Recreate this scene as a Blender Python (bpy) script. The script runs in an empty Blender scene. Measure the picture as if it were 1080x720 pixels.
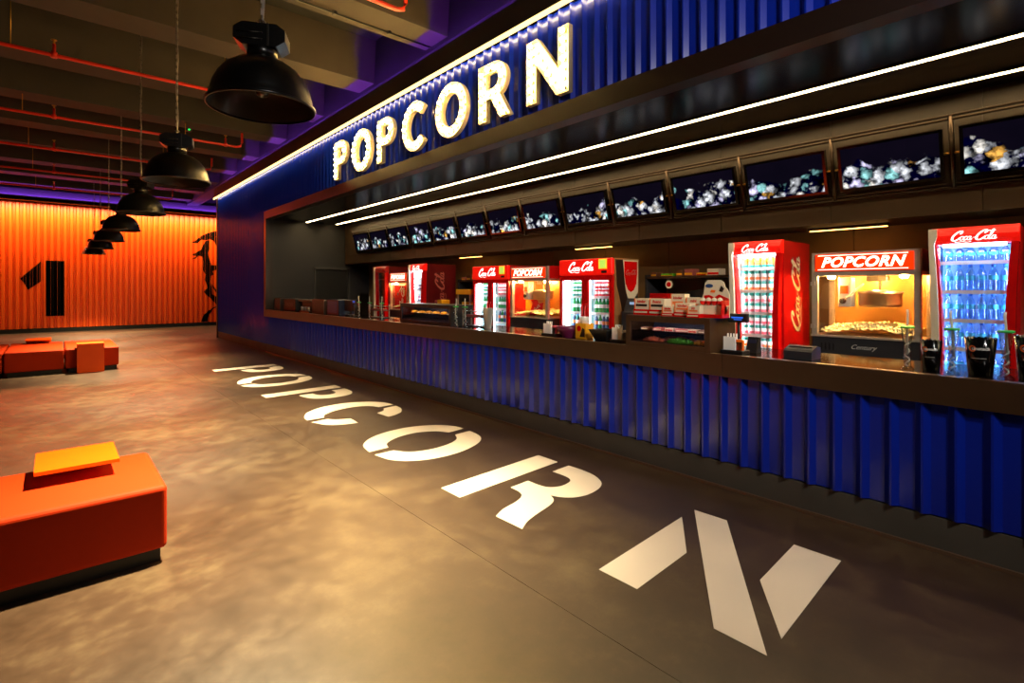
import bpy, bmesh, math, random
from mathutils import Vector, Matrix
random.seed(7)
PI = math.pi
scn = bpy.context.scene
COL = scn.collection

# ------------------------------------------------------------------ camera
TH = math.atan(483 / 547.2)                      # heading, right of the counter direction (+Y)
cam_d = bpy.data.cameras.new('camera')
cam = bpy.data.objects.new('camera', cam_d)
COL.objects.link(cam)
cam.location = (0, 0, 1.65)
cam.rotation_euler = (PI / 2, 0, -TH)
cam_d.sensor_width = 36.0
cam_d.lens = 547.2 / 1080 * 36
cam_d.shift_y = (304.3 - 360) / 1080
cam_d.clip_start = 0.05
scn.camera = cam

# ------------------------------------------------------------------ world, exposure
w = bpy.data.worlds.new('world'); scn.world = w; w.use_nodes = True
w.node_tree.nodes['Background'].inputs[0].default_value = (0.012, 0.011, 0.016, 1)
w.node_tree.nodes['Background'].inputs[1].default_value = 1.0
vs = scn.view_settings
vs.view_transform = 'Standard'; vs.look = 'None'; vs.exposure = 0.0; vs.gamma = 1.0
vs.use_curve_mapping = False

LAMP_W = 4000.0      # pendant lamp spot, watts
TRACK_W = 520.0     # unseen ceiling spots added to brighten the stand
LAMP_COL = (1.0, 0.79, 0.43)
STRIP_E = 30.0      # white led strips
COVE_E = 30.0
BULB_E = 220.0       # marquee bulbs
PURPLE_E = 130.0
ORANGE_W = 720.0    # wall washer over the orange cladding

# ------------------------------------------------------------------ materials
def lin(c):
    if isinstance(c, str):
        c = tuple(int(c[i:i + 2], 16) / 255 for i in (0, 2, 4))
    return tuple((x / 12.92 if x <= 0.04045 else ((x + 0.055) / 1.055) ** 2.4) for x in c) + (1.0,)

def new_mat(name):
    m = bpy.data.materials.new(name); m.use_nodes = True
    nt = m.node_tree
    return m, nt, nt.nodes['Principled BSDF'], nt.nodes['Material Output']

def mat(name, col, rough=0.5, metal=0.0, var=0.0, scale=8.0, bump=0.0, emit=0.0, ecol=None, spec=0.5, coat=0.0, stretch=None):
    m, nt, b, out = new_mat(name)
    c = lin(col)
    b.inputs['Base Color'].default_value = c
    b.inputs['Roughness'].default_value = rough
    b.inputs['Metallic'].default_value = metal
    b.inputs['Specular IOR Level'].default_value = spec
    b.inputs['Coat Weight'].default_value = coat
    if emit:
        b.inputs['Emission Color'].default_value = lin(ecol) if ecol else c
        b.inputs['Emission Strength'].default_value = emit
    if var or bump:
        tc = nt.nodes.new('ShaderNodeTexCoord')
        nz = nt.nodes.new('ShaderNodeTexNoise')
        nz.inputs['Scale'].default_value = scale
        nz.inputs['Detail'].default_value = 6
        src = tc.outputs['Object']
        if stretch:
            mp = nt.nodes.new('ShaderNodeMapping'); mp.inputs['Scale'].default_value = stretch
            nt.links.new(src, mp.inputs[0]); src = mp.outputs[0]
        nt.links.new(src, nz.inputs['Vector'])
        if var:
            mx = nt.nodes.new('ShaderNodeMix'); mx.data_type = 'RGBA'
            mx.inputs[6].default_value = tuple(x * (1 - var) for x in c[:3]) + (1,)
            mx.inputs[7].default_value = tuple(min(1, x * (1 + var)) for x in c[:3]) + (1,)
            nt.links.new(nz.outputs['Fac'], mx.inputs[0])
            nt.links.new(mx.outputs[2], b.inputs['Base Color'])
        if bump:
            bp = nt.nodes.new('ShaderNodeBump'); bp.inputs['Strength'].default_value = bump
            bp.inputs['Distance'].default_value = 0.01
            nt.links.new(nz.outputs['Fac'], bp.inputs['Height'])
            nt.links.new(bp.outputs[0], b.inputs['Normal'])
    return m

def emis(name, col, strength):
    m, nt, b, out = new_mat(name)
    nt.nodes.remove(b)
    e = nt.nodes.new('ShaderNodeEmission')
    e.inputs[0].default_value = lin(col); e.inputs[1].default_value = strength
    nt.links.new(e.outputs[0], out.inputs[0])
    return m

def glass(name, tint='ffffff', refl=0.07, rough=0.02):
    m, nt, b, out = new_mat(name)
    nt.nodes.remove(b)
    t = nt.nodes.new('ShaderNodeBsdfTransparent'); t.inputs[0].default_value = lin(tint)
    g = nt.nodes.new('ShaderNodeBsdfGlossy'); g.inputs['Roughness'].default_value = rough
    mx = nt.nodes.new('ShaderNodeMixShader'); mx.inputs[0].default_value = refl
    nt.links.new(t.outputs[0], mx.inputs[1]); nt.links.new(g.outputs[0], mx.inputs[2])
    nt.links.new(mx.outputs[0], out.inputs[0])
    return m

M = {}
def floor_mat():
    m, nt, b, out = new_mat('resin_concrete_floor')
    N, L = nt.nodes.new, nt.links.new
    tc = N('ShaderNodeTexCoord')
    n1 = N('ShaderNodeTexNoise'); n1.inputs['Scale'].default_value = 0.8; n1.inputs['Detail'].default_value = 9; n1.inputs['Roughness'].default_value = 0.66
    n2 = N('ShaderNodeTexNoise'); n2.inputs['Scale'].default_value = 5.0; n2.inputs['Detail'].default_value = 10; n2.inputs['Roughness'].default_value = 0.75
    n3 = N('ShaderNodeTexNoise'); n3.inputs['Scale'].default_value = 90; n3.inputs['Detail'].default_value = 4
    for n in (n1, n2, n3): L(tc.outputs['Object'], n.inputs['Vector'])
    r = N('ShaderNodeValToRGB')
    r.color_ramp.elements[0].position = 0.33; r.color_ramp.elements[0].color = lin('251a13')
    r.color_ramp.elements[1].position = 0.7; r.color_ramp.elements[1].color = lin('594b37')
    e = r.color_ramp.elements.new(0.5); e.color = lin('3a2b20')
    ad = N('ShaderNodeMath'); ad.operation = 'MULTIPLY_ADD'; ad.inputs[1].default_value = 0.55
    mu = N('ShaderNodeMath'); mu.operation = 'MULTIPLY'; mu.inputs[1].default_value = 0.45
    L(n2.outputs['Fac'], mu.inputs[0]); L(n1.outputs['Fac'], ad.inputs[0]); L(mu.outputs[0], ad.inputs[2])
    L(ad.outputs[0], r.inputs[0]); L(r.outputs[0], b.inputs['Base Color'])
    rr = N('ShaderNodeMapRange'); rr.inputs['To Min'].default_value = 0.24; rr.inputs['To Max'].default_value = 0.48
    L(n2.outputs['Fac'], rr.inputs[0]); L(rr.outputs[0], b.inputs['Roughness'])
    bp = N('ShaderNodeBump'); bp.inputs['Strength'].default_value = 0.006; bp.inputs['Distance'].default_value = 0.004
    L(n2.outputs['Fac'], bp.inputs['Height']); L(bp.outputs[0], b.inputs['Normal'])
    b.inputs['Specular IOR Level'].default_value = 0.5
    return m
M['floor'] = floor_mat()

def screen_mat():
    # menu screen playing popcorn tumbling over a dark background
    m, nt, b, out = new_mat('popcorn_video_screen')
    nt.nodes.remove(b)
    N, L = nt.nodes.new, nt.links.new
    tc = N('ShaderNodeTexCoord'); oi = N('ShaderNodeObjectInfo')
    off = N('ShaderNodeVectorMath'); off.operation = 'MULTIPLY_ADD'
    off.inputs[1].default_value = (31.7, 5.3, 17.1)
    cmb = N('ShaderNodeCombineXYZ')
    for i in range(3): L(oi.outputs['Random'], cmb.inputs[i])
    L(cmb.outputs[0], off.inputs[0]); L(tc.outputs['Object'], off.inputs[2])
    vo = N('ShaderNodeTexVoronoi'); vo.inputs['Scale'].default_value = 8.5; vo.inputs['Randomness'].default_value = 1
    nz = N('ShaderNodeTexNoise'); nz.inputs['Scale'].default_value = 3.6; nz.inputs['Detail'].default_value = 6
    nd = N('ShaderNodeTexNoise'); nd.inputs['Scale'].default_value = 13; nd.inputs['Detail'].default_value = 5
    wv = N('ShaderNodeVectorMath'); wv.operation = 'MULTIPLY_ADD'; wv.inputs[1].default_value = (0.17, 0.17, 0.17)
    L(off.outputs[0], nd.inputs['Vector']); L(nd.outputs['Color'], wv.inputs[0]); L(off.outputs[0], wv.inputs[2])
    L(wv.outputs[0], vo.inputs['Vector']); L(off.outputs[0], nz.inputs['Vector'])
    sep = N('ShaderNodeSeparateXYZ'); L(tc.outputs['Object'], sep.inputs[0])
    # height of the popcorn pile
    hgt = N('ShaderNodeMapRange'); hgt.inputs['From Min'].default_value = 0.3; hgt.inputs['From Max'].default_value = 0.7
    hgt.inputs['To Min'].default_value = -0.13; hgt.inputs['To Max'].default_value = 0.15
    L(nz.outputs['Fac'], hgt.inputs[0])
    lt = N('ShaderNodeMath'); lt.operation = 'SUBTRACT'; L(hgt.outputs[0], lt.inputs[0]); L(sep.outputs[2], lt.inputs[1])
    ms = N('ShaderNodeMapRange'); ms.inputs['From Min'].default_value = -0.01; ms.inputs['From Max'].default_value = 0.03
    L(lt.outputs[0], ms.inputs[0])
    # puffed shapes
    pr = N('ShaderNodeValToRGB')
    pr.color_ramp.elements[0].position = 0.12; pr.color_ramp.elements[0].color = (1, 1, 1, 1)
    pr.color_ramp.elements[1].position = 0.62; pr.color_ramp.elements[1].color = (0.0, 0.0, 0.01, 1)
    L(vo.outputs['Distance'], pr.inputs[0])
    ht = N('ShaderNodeSeparateColor'); L(vo.outputs['Color'], ht.inputs[0])
    tint = N('ShaderNodeValToRGB'); tint.color_ramp.interpolation = 'CONSTANT'
    tint.color_ramp.elements[0].position = 0.0; tint.color_ramp.elements[0].color = lin('d9dce2')
    tint.color_ramp.elements[1].position = 0.35; tint.color_ramp.elements[1].color = lin('8fd0d0')
    for p, c in ((0.52, 'a9abb0'), (0.66, 'c9c2e6'), (0.78, 'f4eee4'), (0.95, 'f0b050')):
        e = tint.color_ramp.elements.new(p); e.color = lin(c)
    L(ht.outputs[0], tint.inputs[0])
    mul = N('ShaderNodeMix'); mul.data_type = 'RGBA'; mul.blend_type = 'MULTIPLY'; mul.inputs[0].default_value = 1
    L(pr.outputs[0], mul.inputs[6]); L(tint.outputs[0], mul.inputs[7])
    ndm = N('ShaderNodeMapRange'); ndm.inputs['From Min'].default_value = 0.38; ndm.inputs['From Max'].default_value = 0.6
    ndm.inputs['To Min'].default_value = 0.15; ndm.inputs['To Max'].default_value = 1.5
    L(nd.outputs['Fac'], ndm.inputs[0])
    mul2 = N('ShaderNodeVectorMath'); mul2.operation = 'SCALE'; L(mul.outputs[2], mul2.inputs[0]); L(ndm.outputs[0], mul2.inputs['Scale'])
    bgm = N('ShaderNodeMix'); bgm.data_type = 'RGBA'
    bgm.inputs[6].default_value = lin('030309'); bgm.inputs[7].default_value = lin('0c0712')
    L(nz.outputs['Fac'], bgm.inputs[0])
    fin = N('ShaderNodeMix'); fin.data_type = 'RGBA'
    L(ms.outputs[0], fin.inputs[0]); L(bgm.outputs[2], fin.inputs[6]); L(mul2.outputs[0], fin.inputs[7])
    e = N('ShaderNodeEmission'); e.inputs[1].default_value = 1.7
    L(fin.outputs[2], e.inputs[0]); L(e.outputs[0], out.inputs[0])
    return m
M['screen'] = screen_mat()

M['blue'] = mat('blue_painted_sheet', '0b2498', 0.2, 0.0, var=0.1, scale=3, bump=0.03, spec=0.5)
M['orange_clad'] = mat('orange_painted_sheet', 'f25600', 0.42, 0.0, var=0.12, scale=1.3, stretch=(3, 1, 0.25))
M['bronze'] = mat('dark_bronze_board', '3b2716', 0.38, 0.0, var=0.25, scale=5, bump=0.02)
M['frame_red'] = mat('red_brown_frame', '180a05', 0.4, 0.0, var=0.15, scale=4)
M['plinth'] = mat('grey_plinth_board', '4c463c', 0.6, 0.0, var=0.3, scale=3)
M['trim'] = mat('brushed_trim', '8a6b52', 0.35, 0.6)
M['concrete'] = mat('dark_painted_concrete', '3a322c', 0.85, 0.0, var=0.25, scale=2.2, bump=0.1)
M['concrete_dk'] = mat('dark_concrete', '171514', 0.9, 0.0, var=0.2, scale=1.5)  # slab tone; on the girder it carries shade in the colour
M['wall_dk'] = mat('charcoal_wall', '3a3836', 0.6, 0.0, var=0.15, scale=1.2)
M['cap'] = mat('dark_cap_board', '1e1711', 0.55, 0.0, var=0.2, scale=3)
M['soffit'] = mat('glossy_black_soffit', '0d0c0d', 0.2, 0.0, var=0.2, scale=2)
M['bulkhead'] = mat('brown_stone_panel', '3a2b1a', 0.45, 0.0, var=0.3, scale=2.5)
M['back_wall'] = mat('brown_back_wall', '86683f', 0.5, 0.0, var=0.25, scale=2.5)
M['black'] = mat('matt_black', '0b0b0c', 0.5, var=0.1)
M['black_gloss'] = mat('gloss_black', '08080a', 0.12, var=0.1)
M['ctop'] = mat('polished_dark_countertop', '120e0c', 0.1, var=0.3, scale=6)
M['grey_dk'] = mat('dark_grey_plastic', '2b2b2e', 0.45, var=0.1)
M['steel'] = mat('stainless_steel', 'cfc6b4', 0.34, 0.6, var=0.08, scale=4)
M['steel_dk'] = mat('dark_steel', '57524c', 0.35, 1.0, var=0.1)  # darker steel for channels, bands and worktops
M['chrome'] = mat('chrome', 'dddddd', 0.08, 1.0, var=0.02)
M['rail'] = mat('bronze_rail', '40342a', 0.3, 0.9, var=0.1)
M['lamp_black'] = mat('black_enamel', '0b0a09', 0.28, 0.0, var=0.1, spec=0.6)
M['lamp_in'] = mat('grey_reflector', '3d382f', 0.35, 0.6, var=0.1)
M['chain'] = mat('chain_metal', '8a8078', 0.45, 0.8, var=0.1)
M['pipe'] = mat('red_sprinkler_pipe', 'd42a10', 0.4, 0.0, var=0.1)
M['brass'] = mat('brass_head', 'b8863a', 0.35, 0.9, var=0.1)
M['orange_leather'] = mat('orange_upholstery', 'a02600', 0.7, 0.0, var=0.06, scale=30, bump=0.02, spec=0.12)
M['orange_lac'] = mat('orange_lacquer', 'd44600', 0.4, 0.0, var=0.03, spec=0.25)
M['white_paint'] = mat('cream_floor_paint', 'd2c9c2', 0.45, 0.0, var=0.05, scale=3)
M['coke_red'] = mat('cooler_red', 'd40a0a', 0.25, 0.0, var=0.05)
M['coke_dkred'] = mat('side_panel_red', 'b40a0c', 0.3, 0.0, var=0.05)
M['white'] = mat('white_plastic', 'e8e6e0', 0.4, 0.0, var=0.03)
M['cream'] = mat('cream_print', 'e2d4b4', 0.5, 0.0, var=0.05)
M['print_white'] = mat('white_print', 'f2efe8', 0.45, 0.0, var=0.02)
M['glass'] = glass('clear_glass')
M['glass_dk'] = glass('smoked_case_glass', 'c8c8d8', 0.10)
M['cup_clear'] = glass('clear_cup_plastic', 'dfe8ea', 0.22, 0.1)
M['green'] = mat('green_lid', '18a838', 0.4, var=0.05)
M['straw'] = mat('straw_plastic', 'd8d2c6', 0.4, var=0.03)
M['bulb'] = emis('marquee_bulb', 'ffd078', BULB_E)
M['letter_face'] = mat('white_letter_tray', 'e8d8b0', 0.5, var=0.03)
M['letter_side'] = mat('letter_return', 'b9a88a', 0.4, 0.3, var=0.05)
M['strip'] = emis('led_strip_warm', 'ffdda0', STRIP_E)
M['cove'] = emis('led_cove_warm', 'ffe4ac', COVE_E)
M['purple'] = emis('led_purple', '9a4cff', PURPLE_E)
M['sign_red'] = mat('lit_red_sign', 'e01800', 0.4, emit=1.3, ecol='e83000')
M['sign_white'] = emis('lit_white_letters', 'fff0d0', 3.2)
M['header_red'] = mat('lit_red_header', 'dc0c04', 0.35, emit=0.75, ecol='e01408')
M['header_dim'] = mat('dim_red_header', '9a0c08', 0.35, emit=0.12, ecol='c01408')
M['logo_white'] = emis('lit_white_logo', 'fff4ea', 2.2)
M['tube'] = emis('cooler_tube', 'e8f8ff', 110.0)
M['tube_blue'] = emis('cooler_tube_blue', 'a8d4ff', 80.0)
M['cool_in'] = mat('cooler_interior', 'cfe6ea', 0.5, var=0.03)
M['cool_in_blue'] = mat('cooler_interior_blue', 'a4cdf2', 0.5, var=0.03)
M['cool_in_dk'] = mat('cooler_interior_unlit', '3a3c3c', 0.5, var=0.03)
M['kernel'] = mat('popcorn_kernels', 'fff0b8', 0.8, var=0.2, scale=60, bump=0.15)
M['amber'] = mat('amber_reflector', 'd8a050', 0.35, 0.5, var=0.15, scale=3)
M['copper'] = mat('copper_kettle', 'e8c090', 0.3, 0.8, var=0.1)
M['heat'] = emis('heat_lamp', 'ffbe6a', 700.0)
M['yellow'] = mat('yellow_print', 'f0a818', 0.4, var=0.05)
M['orange_print'] = mat('orange_print', 'f06a10', 0.4, var=0.05)
M['dark_print'] = mat('dark_print', '26140e', 0.5, var=0.1)
M['navy'] = mat('navy_panel', '1b2740', 0.4, var=0.15)
M['purple_bowl'] = mat('plum_bowl', '6a1c46', 0.35, var=0.05)
M['wood_crate'] = mat('pale_crate_wood', '5a3c30', 0.6, var=0.25, scale=20)
M['choc'] = mat('snack_wrap_brown', '6b3a20', 0.5, var=0.2)
M['pink'] = mat('snack_wrap_pink', 'b05a50', 0.5, var=0.2)
M['lime'] = mat('green_jelly', '5ab818', 0.4, var=0.2)
M['teal'] = mat('can_teal', '0d8f7c', 0.35, var=0.05)
M['can_orange'] = mat('can_orange', 'e87838', 0.35, var=0.05)
M['can_pink'] = mat('can_pink', 'e05a6a', 0.35, var=0.05)
M['alu'] = mat('can_lid', 'd8dcdc', 0.3, 0.7, var=0.02)
M['bot_blue'] = glass('water_bottle', 'd0e8ff', 0.16, 0.08)
M['bot_cap'] = mat('blue_cap', '2a78d8', 0.4, var=0.05)
M['bot_label'] = mat('aqua_label', '3aa8c8', 0.4, var=0.1)
M['bot_green'] = mat('green_bottle', '0c8a3c', 0.25, var=0.1)
M['bot_cola'] = mat('cola_red', 'd03038', 0.3, var=0.1)
M['bot_dark'] = mat('dark_bottle', '2a4a78', 0.3, var=0.1)
M['lcd'] = emis('blue_lcd', '3a78ff', 0.8)
M['black_paint'] = mat('black_wall_paint', '040303', 0.95, var=0.1, spec=0.05)
M['tan_print'] = mat('tan_side_print', '9c6c40', 0.4, var=0.1)
M['sticker_y'] = mat('glow_yellow_sticker', 'ffd030', 0.4, emit=0.7)  # stickers are no lamps; their brightness is put in as emission
M['sticker_g'] = mat('glow_green_sticker', 'b8e860', 0.4, emit=0.7)
M['band'] = mat('grey_band', '4a4650', 0.6, var=0.1)
M['lcd_pale'] = emis('pale_lcd', 'a8c4e8', 0.7)
M['green_led'] = emis('green_led', '20ff60', 2.0)
M['under'] = emis('undershelf_lamp', 'ffb458', 9.0)
M['tube_soft'] = emis('double_cooler_tube', 'd8f4ff', 24.0)
M['cove_lens'] = emis('led_cove_lens', 'ffd484', 3.2)
M['case_fill'] = emis('case_fill', 'ffe8c8', 70.0)  # added glow to brighten the inside of the cases
M['wall_end'] = mat('grey_end_wall', '232224', 0.55, 0.0, var=0.15, scale=1.2)
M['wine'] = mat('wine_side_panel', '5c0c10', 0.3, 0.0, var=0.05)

# ------------------------------------------------------------------ mesh helpers
class MB:
    """collects boxes, prisms, lathes and tubes; build() links them as one mesh object"""
    def __init__(s): s.v = []; s.f = []; s.m = []; s.sm = []
    def add(s, vs_, fs, m=0, smooth=False):
        o = len(s.v); s.v += [tuple(p) for p in vs_]
        for f in fs: s.f.append(tuple(i + o for i in f)); s.m.append(m); s.sm.append(smooth)
        return s
    def box(s, x0, x1, y0, y1, z0, z1, m=0):
        vs_ = [(x, y, z) for z in (z0, z1) for y in (y0, y1) for x in (x0, x1)]
        return s.add(vs_, [(0, 2, 3, 1), (4, 5, 7, 6), (0, 1, 5, 4), (1, 3, 7, 5), (3, 2, 6, 7), (2, 0, 4, 6)], m)
    def cbox(s, x0, x1, y0, y1, z0, z1, c=0.01, m=0):
        """box with chamfered edges, swept from an octagonal plan"""
        def ring(k, z):
            return [(x0 + c + k, y0 + k, z), (x1 - c - k, y0 + k, z), (x1 - k, y0 + c + k, z), (x1 - k, y1 - c - k, z),
                    (x1 - c - k, y1 - k, z), (x0 + c + k, y1 - k, z), (x0 + k, y1 - c - k, z), (x0 + k, y0 + c + k, z)]
        rs = [ring(c * .6, z0), ring(0, z0 + c), ring(0, z1 - c), ring(c * .6, z1)]
        vs_ = [p for r in rs for p in r]
        fs = [tuple(range(7, -1, -1)), tuple(range(24, 32))]
        for k in range(3):
            for i in range(8):
                j = (i + 1) % 8; fs.append((k * 8 + i, k * 8 + j, k * 8 + 8 + j, k * 8 + 8 + i))
        return s.add(vs_, fs, m)
    def prism(s, poly, lo, hi, axis='z', m=0):
        """extrude a 2D polygon: axis z -> (a,b,h); y -> (a,h,b); x -> (h,a,b)"""
        def P(a, b, h): return {'z': (a, b, h), 'y': (a, h, b), 'x': (h, a, b)}[axis]
        n = len(poly)
        vs_ = [P(a, b, lo) for a, b in poly] + [P(a, b, hi) for a, b in poly]
        fs = [tuple(range(n - 1, -1, -1)), tuple(range(n, 2 * n))] + [(i, (i + 1) % n, n + (i + 1) % n, n + i) for i in range(n)]
        return s.add(vs_, fs, m)
    def lathe(s, prof, n=16, c=(0, 0, 0), m=0, mats=None, smooth=True, cap=True):
        vs_ = []
        for r, z in prof:
            for k in range(n):
                a = 2 * PI * k / n; vs_.append((c[0] + r * math.cos(a), c[1] + r * math.sin(a), c[2] + z))
        o = len(s.v); s.v += vs_
        for i in range(len(prof) - 1):
            mm = mats[i] if mats else m
            for k in range(n):
                j = (k + 1) % n
                s.f.append((o + i * n + k, o + i * n + j, o + (i + 1) * n + j, o + (i + 1) * n + k)); s.m.append(mm); s.sm.append(smooth)
        if cap:
            s.f.append(tuple(o + k for k in range(n - 1, -1, -1))); s.m.append(mats[0] if mats else m); s.sm.append(False)
            q = o + (len(prof) - 1) * n
            s.f.append(tuple(q + k for k in range(n))); s.m.append(mats[-1] if mats else m); s.sm.append(False)
        return s
    def tube(s, pts, r, n=8, m=0):
        pts = [Vector(p) for p in pts]; rings = []
        for i, p in enumerate(pts):
            d = (pts[min(i + 1, len(pts) - 1)] - pts[max(i - 1, 0)]).normalized()
            up = Vector((0, 0, 1)) if abs(d.z) < 0.9 else Vector((1, 0, 0))
            a = d.cross(up).normalized(); b = d.cross(a)
            rr = r[i] if isinstance(r, (list, tuple)) else r
            rings.append([p + (a * math.cos(2 * PI * k / n) + b * math.sin(2 * PI * k / n)) * rr for k in range(n)])
        vs_ = [q for R in rings for q in R]; fs = []
        for i in range(len(pts) - 1):
            for k in range(n):
                j = (k + 1) % n; fs.append((i * n + k, i * n + j, (i + 1) * n + j, (i + 1) * n + k))
        fs += [tuple(range(n - 1, -1, -1)), tuple((len(pts) - 1) * n + k for k in range(n))]
        return s.add(vs_, fs, m, True)
    def ball(s, c, r, n=10, k=6, m=0, sz=1.0):
        prof = [(max(1e-4, r * math.sin(PI * i / k)), -r * sz * math.cos(PI * i / k)) for i in range(k + 1)]
        return s.lathe(prof, n, c, m)
    def mesh(s, name, mats):
        me = bpy.data.meshes.new(name)
        me.from_pydata(s.v, [], s.f)
        for mm in (mats if isinstance(mats, (list, tuple)) else [mats]): me.materials.append(M[mm] if isinstance(mm, str) else mm)
        me.polygons.foreach_set('material_index', s.m)
        me.polygons.foreach_set('use_smooth', s.sm)
        me.validate(); me.update()
        bm = bmesh.new(); bm.from_mesh(me); bmesh.ops.recalc_face_normals(bm, faces=bm.faces); bm.to_mesh(me); bm.free()
        return me
    def build(s, name, mats, parent=None, loc=(0, 0, 0), rot=(0, 0, 0)):
        return link(name, s.mesh(name, mats), parent, loc, rot)

def link(name, data, parent=None, loc=(0, 0, 0), rot=(0, 0, 0)):
    o = bpy.data.objects.new(name, data); COL.objects.link(o)
    o.location = loc; o.rotation_euler = rot
    if parent: o.parent = parent
    return o

def tag(o, label=None, cat=None, group=None, kind=None):
    if label: o['label'] = label
    if cat: o['category'] = cat
    if group: o['group'] = group
    if kind: o['kind'] = kind
    return o

def thing(name, label, cat, loc=(0, 0, 0), rz=0.0, group=None):
    o = bpy.data.objects.new(name, None); COL.objects.link(o)
    o.empty_display_size = 0.1
    o.location = loc; o.rotation_euler = (0, 0, rz)
    return tag(o, label, cat, group)

def struct(name, mb, mats, parent=None, label=None):
    o = mb.build(name, mats, parent)
    if not parent: tag(o, label, kind='structure')
    return o

def copy_tree(o, parent=None):
    c = o.copy(); COL.objects.link(c); c.parent = parent
    for ch in [x for x in o.children]: copy_tree(ch, c)
    return c

def curve_mesh(name, loops, extrude, fill=True, mats='white', bevel=0.0):
    """2D loops (holes allowed) -> mesh in the XY plane, thickness 2*extrude"""
    cu = bpy.data.curves.new(name, 'CURVE'); cu.dimensions = '2D'
    cu.fill_mode = 'BOTH' if fill else 'NONE'; cu.extrude = extrude
    for lp in loops:
        sp = cu.splines.new('POLY'); sp.points.add(len(lp) - 1)
        for i, p in enumerate(lp): sp.points[i].co = (p[0], p[1], 0, 1)
        sp.use_cyclic_u = True
    ob = bpy.data.objects.new('tmp', cu); COL.objects.link(ob)
    dg = bpy.context.evaluated_depsgraph_get(); dg.update()
    me = bpy.data.meshes.new_from_object(ob.evaluated_get(dg))
    bpy.data.objects.remove(ob); bpy.data.curves.remove(cu)
    me.name = name; me.materials.clear(); me.materials.append(M[mats] if isinstance(mats, str) else mats)
    return me

_tc = {}
def text_mesh(txt, size, mats, shear=0.0, bold=0.0, ext=0.001, space=1.0):
    key = (txt, size, mats, shear, bold, ext, space)
    if key in _tc: return _tc[key]
    cu = bpy.data.curves.new('txt', 'FONT'); cu.body = txt; cu.size = size; cu.shear = shear
    cu.offset = bold; cu.extrude = ext; cu.align_x = 'CENTER'; cu.align_y = 'CENTER'; cu.space_character = space
    cu.resolution_u = 3
    ob = bpy.data.objects.new('tmp', cu); COL.objects.link(ob)
    dg = bpy.context.evaluated_depsgraph_get(); dg.update()
    me = bpy.data.meshes.new_from_object(ob.evaluated_get(dg))
    bpy.data.objects.remove(ob); bpy.data.curves.remove(cu)
    me.name = 'lettering'; me.materials.clear(); me.materials.append(M[mats])
    _tc[key] = me
    return me
FRONT = (PI / 2, 0, 0)          # lies lettering on a local -Y facing front
RIGHT = (PI / 2, 0, PI / 2)     # on a local +X facing side

def catmull(pts, n=6, closed=False):
    out = []; N = len(pts)
    for i in range(N if closed else N - 1):
        p = [pts[(i + k) % N] if closed else pts[min(max(i + k, 0), N - 1)] for k in (-1, 0, 1, 2)]
        for q in range(n):
            t = q / n
            out.append(tuple(0.5 * (2 * p[1][d] + (p[2][d] - p[0][d]) * t + (2 * p[0][d] - 5 * p[1][d] + 4 * p[2][d] - p[3][d]) * t * t
                       + (3 * p[1][d] - p[0][d] - 3 * p[2][d] + p[3][d]) * t ** 3) for d in (0, 1)))
    if not closed: out.append(tuple(pts[-1][:2]))
    return out

def smooth_loop(pts, n=5):
    """closed outline; points with a third value 1 are sharp corners"""
    cs = [i for i, p in enumerate(pts) if len(p) > 2]
    if not cs: return catmull(pts, n, True)
    out = []
    for a, i in enumerate(cs):
        j = cs[(a + 1) % len(cs)]
        if j <= i: j += len(pts)
        seg = [pts[k % len(pts)][:2] for k in range(i, j + 1)]
        out += (seg if len(seg) == 2 else catmull(seg, n))[:-1]
    return out

def script_strokes():
    C = [(1.70, 1.72), (2.02, 2.05), (1.92, 2.45), (1.45, 2.42), (0.75, 1.75), (0.38, 0.85), (0.58, 0.16), (1.15, 0.02), (1.75, 0.42), (2.1, 0.85)]
    def o(x): return [(x + 0.36 * math.cos(a), 0.57 + 0.5 * math.sin(a)) for a in [PI * 0.5 + 2 * PI * k / 12 for k in range(13)]] + [(x + 0.45, 0.92)]
    def a_(x): return [(x + 0.3 * math.cos(q), 0.55 + 0.48 * math.sin(q)) for q in [PI * 0.25 + 2 * PI * k / 10 for k in range(11)]]
    def st(x): return [(x + 0.32, 1.05), (x + 0.24, 0.35), (x + 0.36, 0.05), (x + 0.7, 0.42)]
    c = [(3.42, 0.92), (3.2, 1.07), (2.9, 0.72), (2.88, 0.25), (3.15, 0.04), (3.55, 0.42)]
    l = [(7.75, 0.45), (8.2, 1.6), (8.32, 2.4), (8.1, 2.55), (7.9, 1.6), (7.88, 0.4), (8.08, 0.04), (8.4, 0.42)]
    sw1 = [(0.75, 0.05), (1.6, -0.42), (2.7, -0.28), (3.8, -0.5), (4.6, -0.3)]
    sw2 = [(6.9, 1.8), (7.1, 2.35), (7.9, 2.15), (8.7, 2.3)]
    hy = [(4.55, 0.66), (5.1, 0.76)]
    sh = lambda s, d: [(x + d, y) for x, y in s]
    return [(C, .5), (o(2.4), .25), (c, .27), (a_(3.85), .24), (st(3.85), .25), (hy, .24),
            (sh(C, 4.95), .5), (o(7.35), .25), (l, .27), (a_(8.7), .24), (st(8.7), .25), (sw1, .24), (sw2, .28)]
_cc = {}
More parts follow.
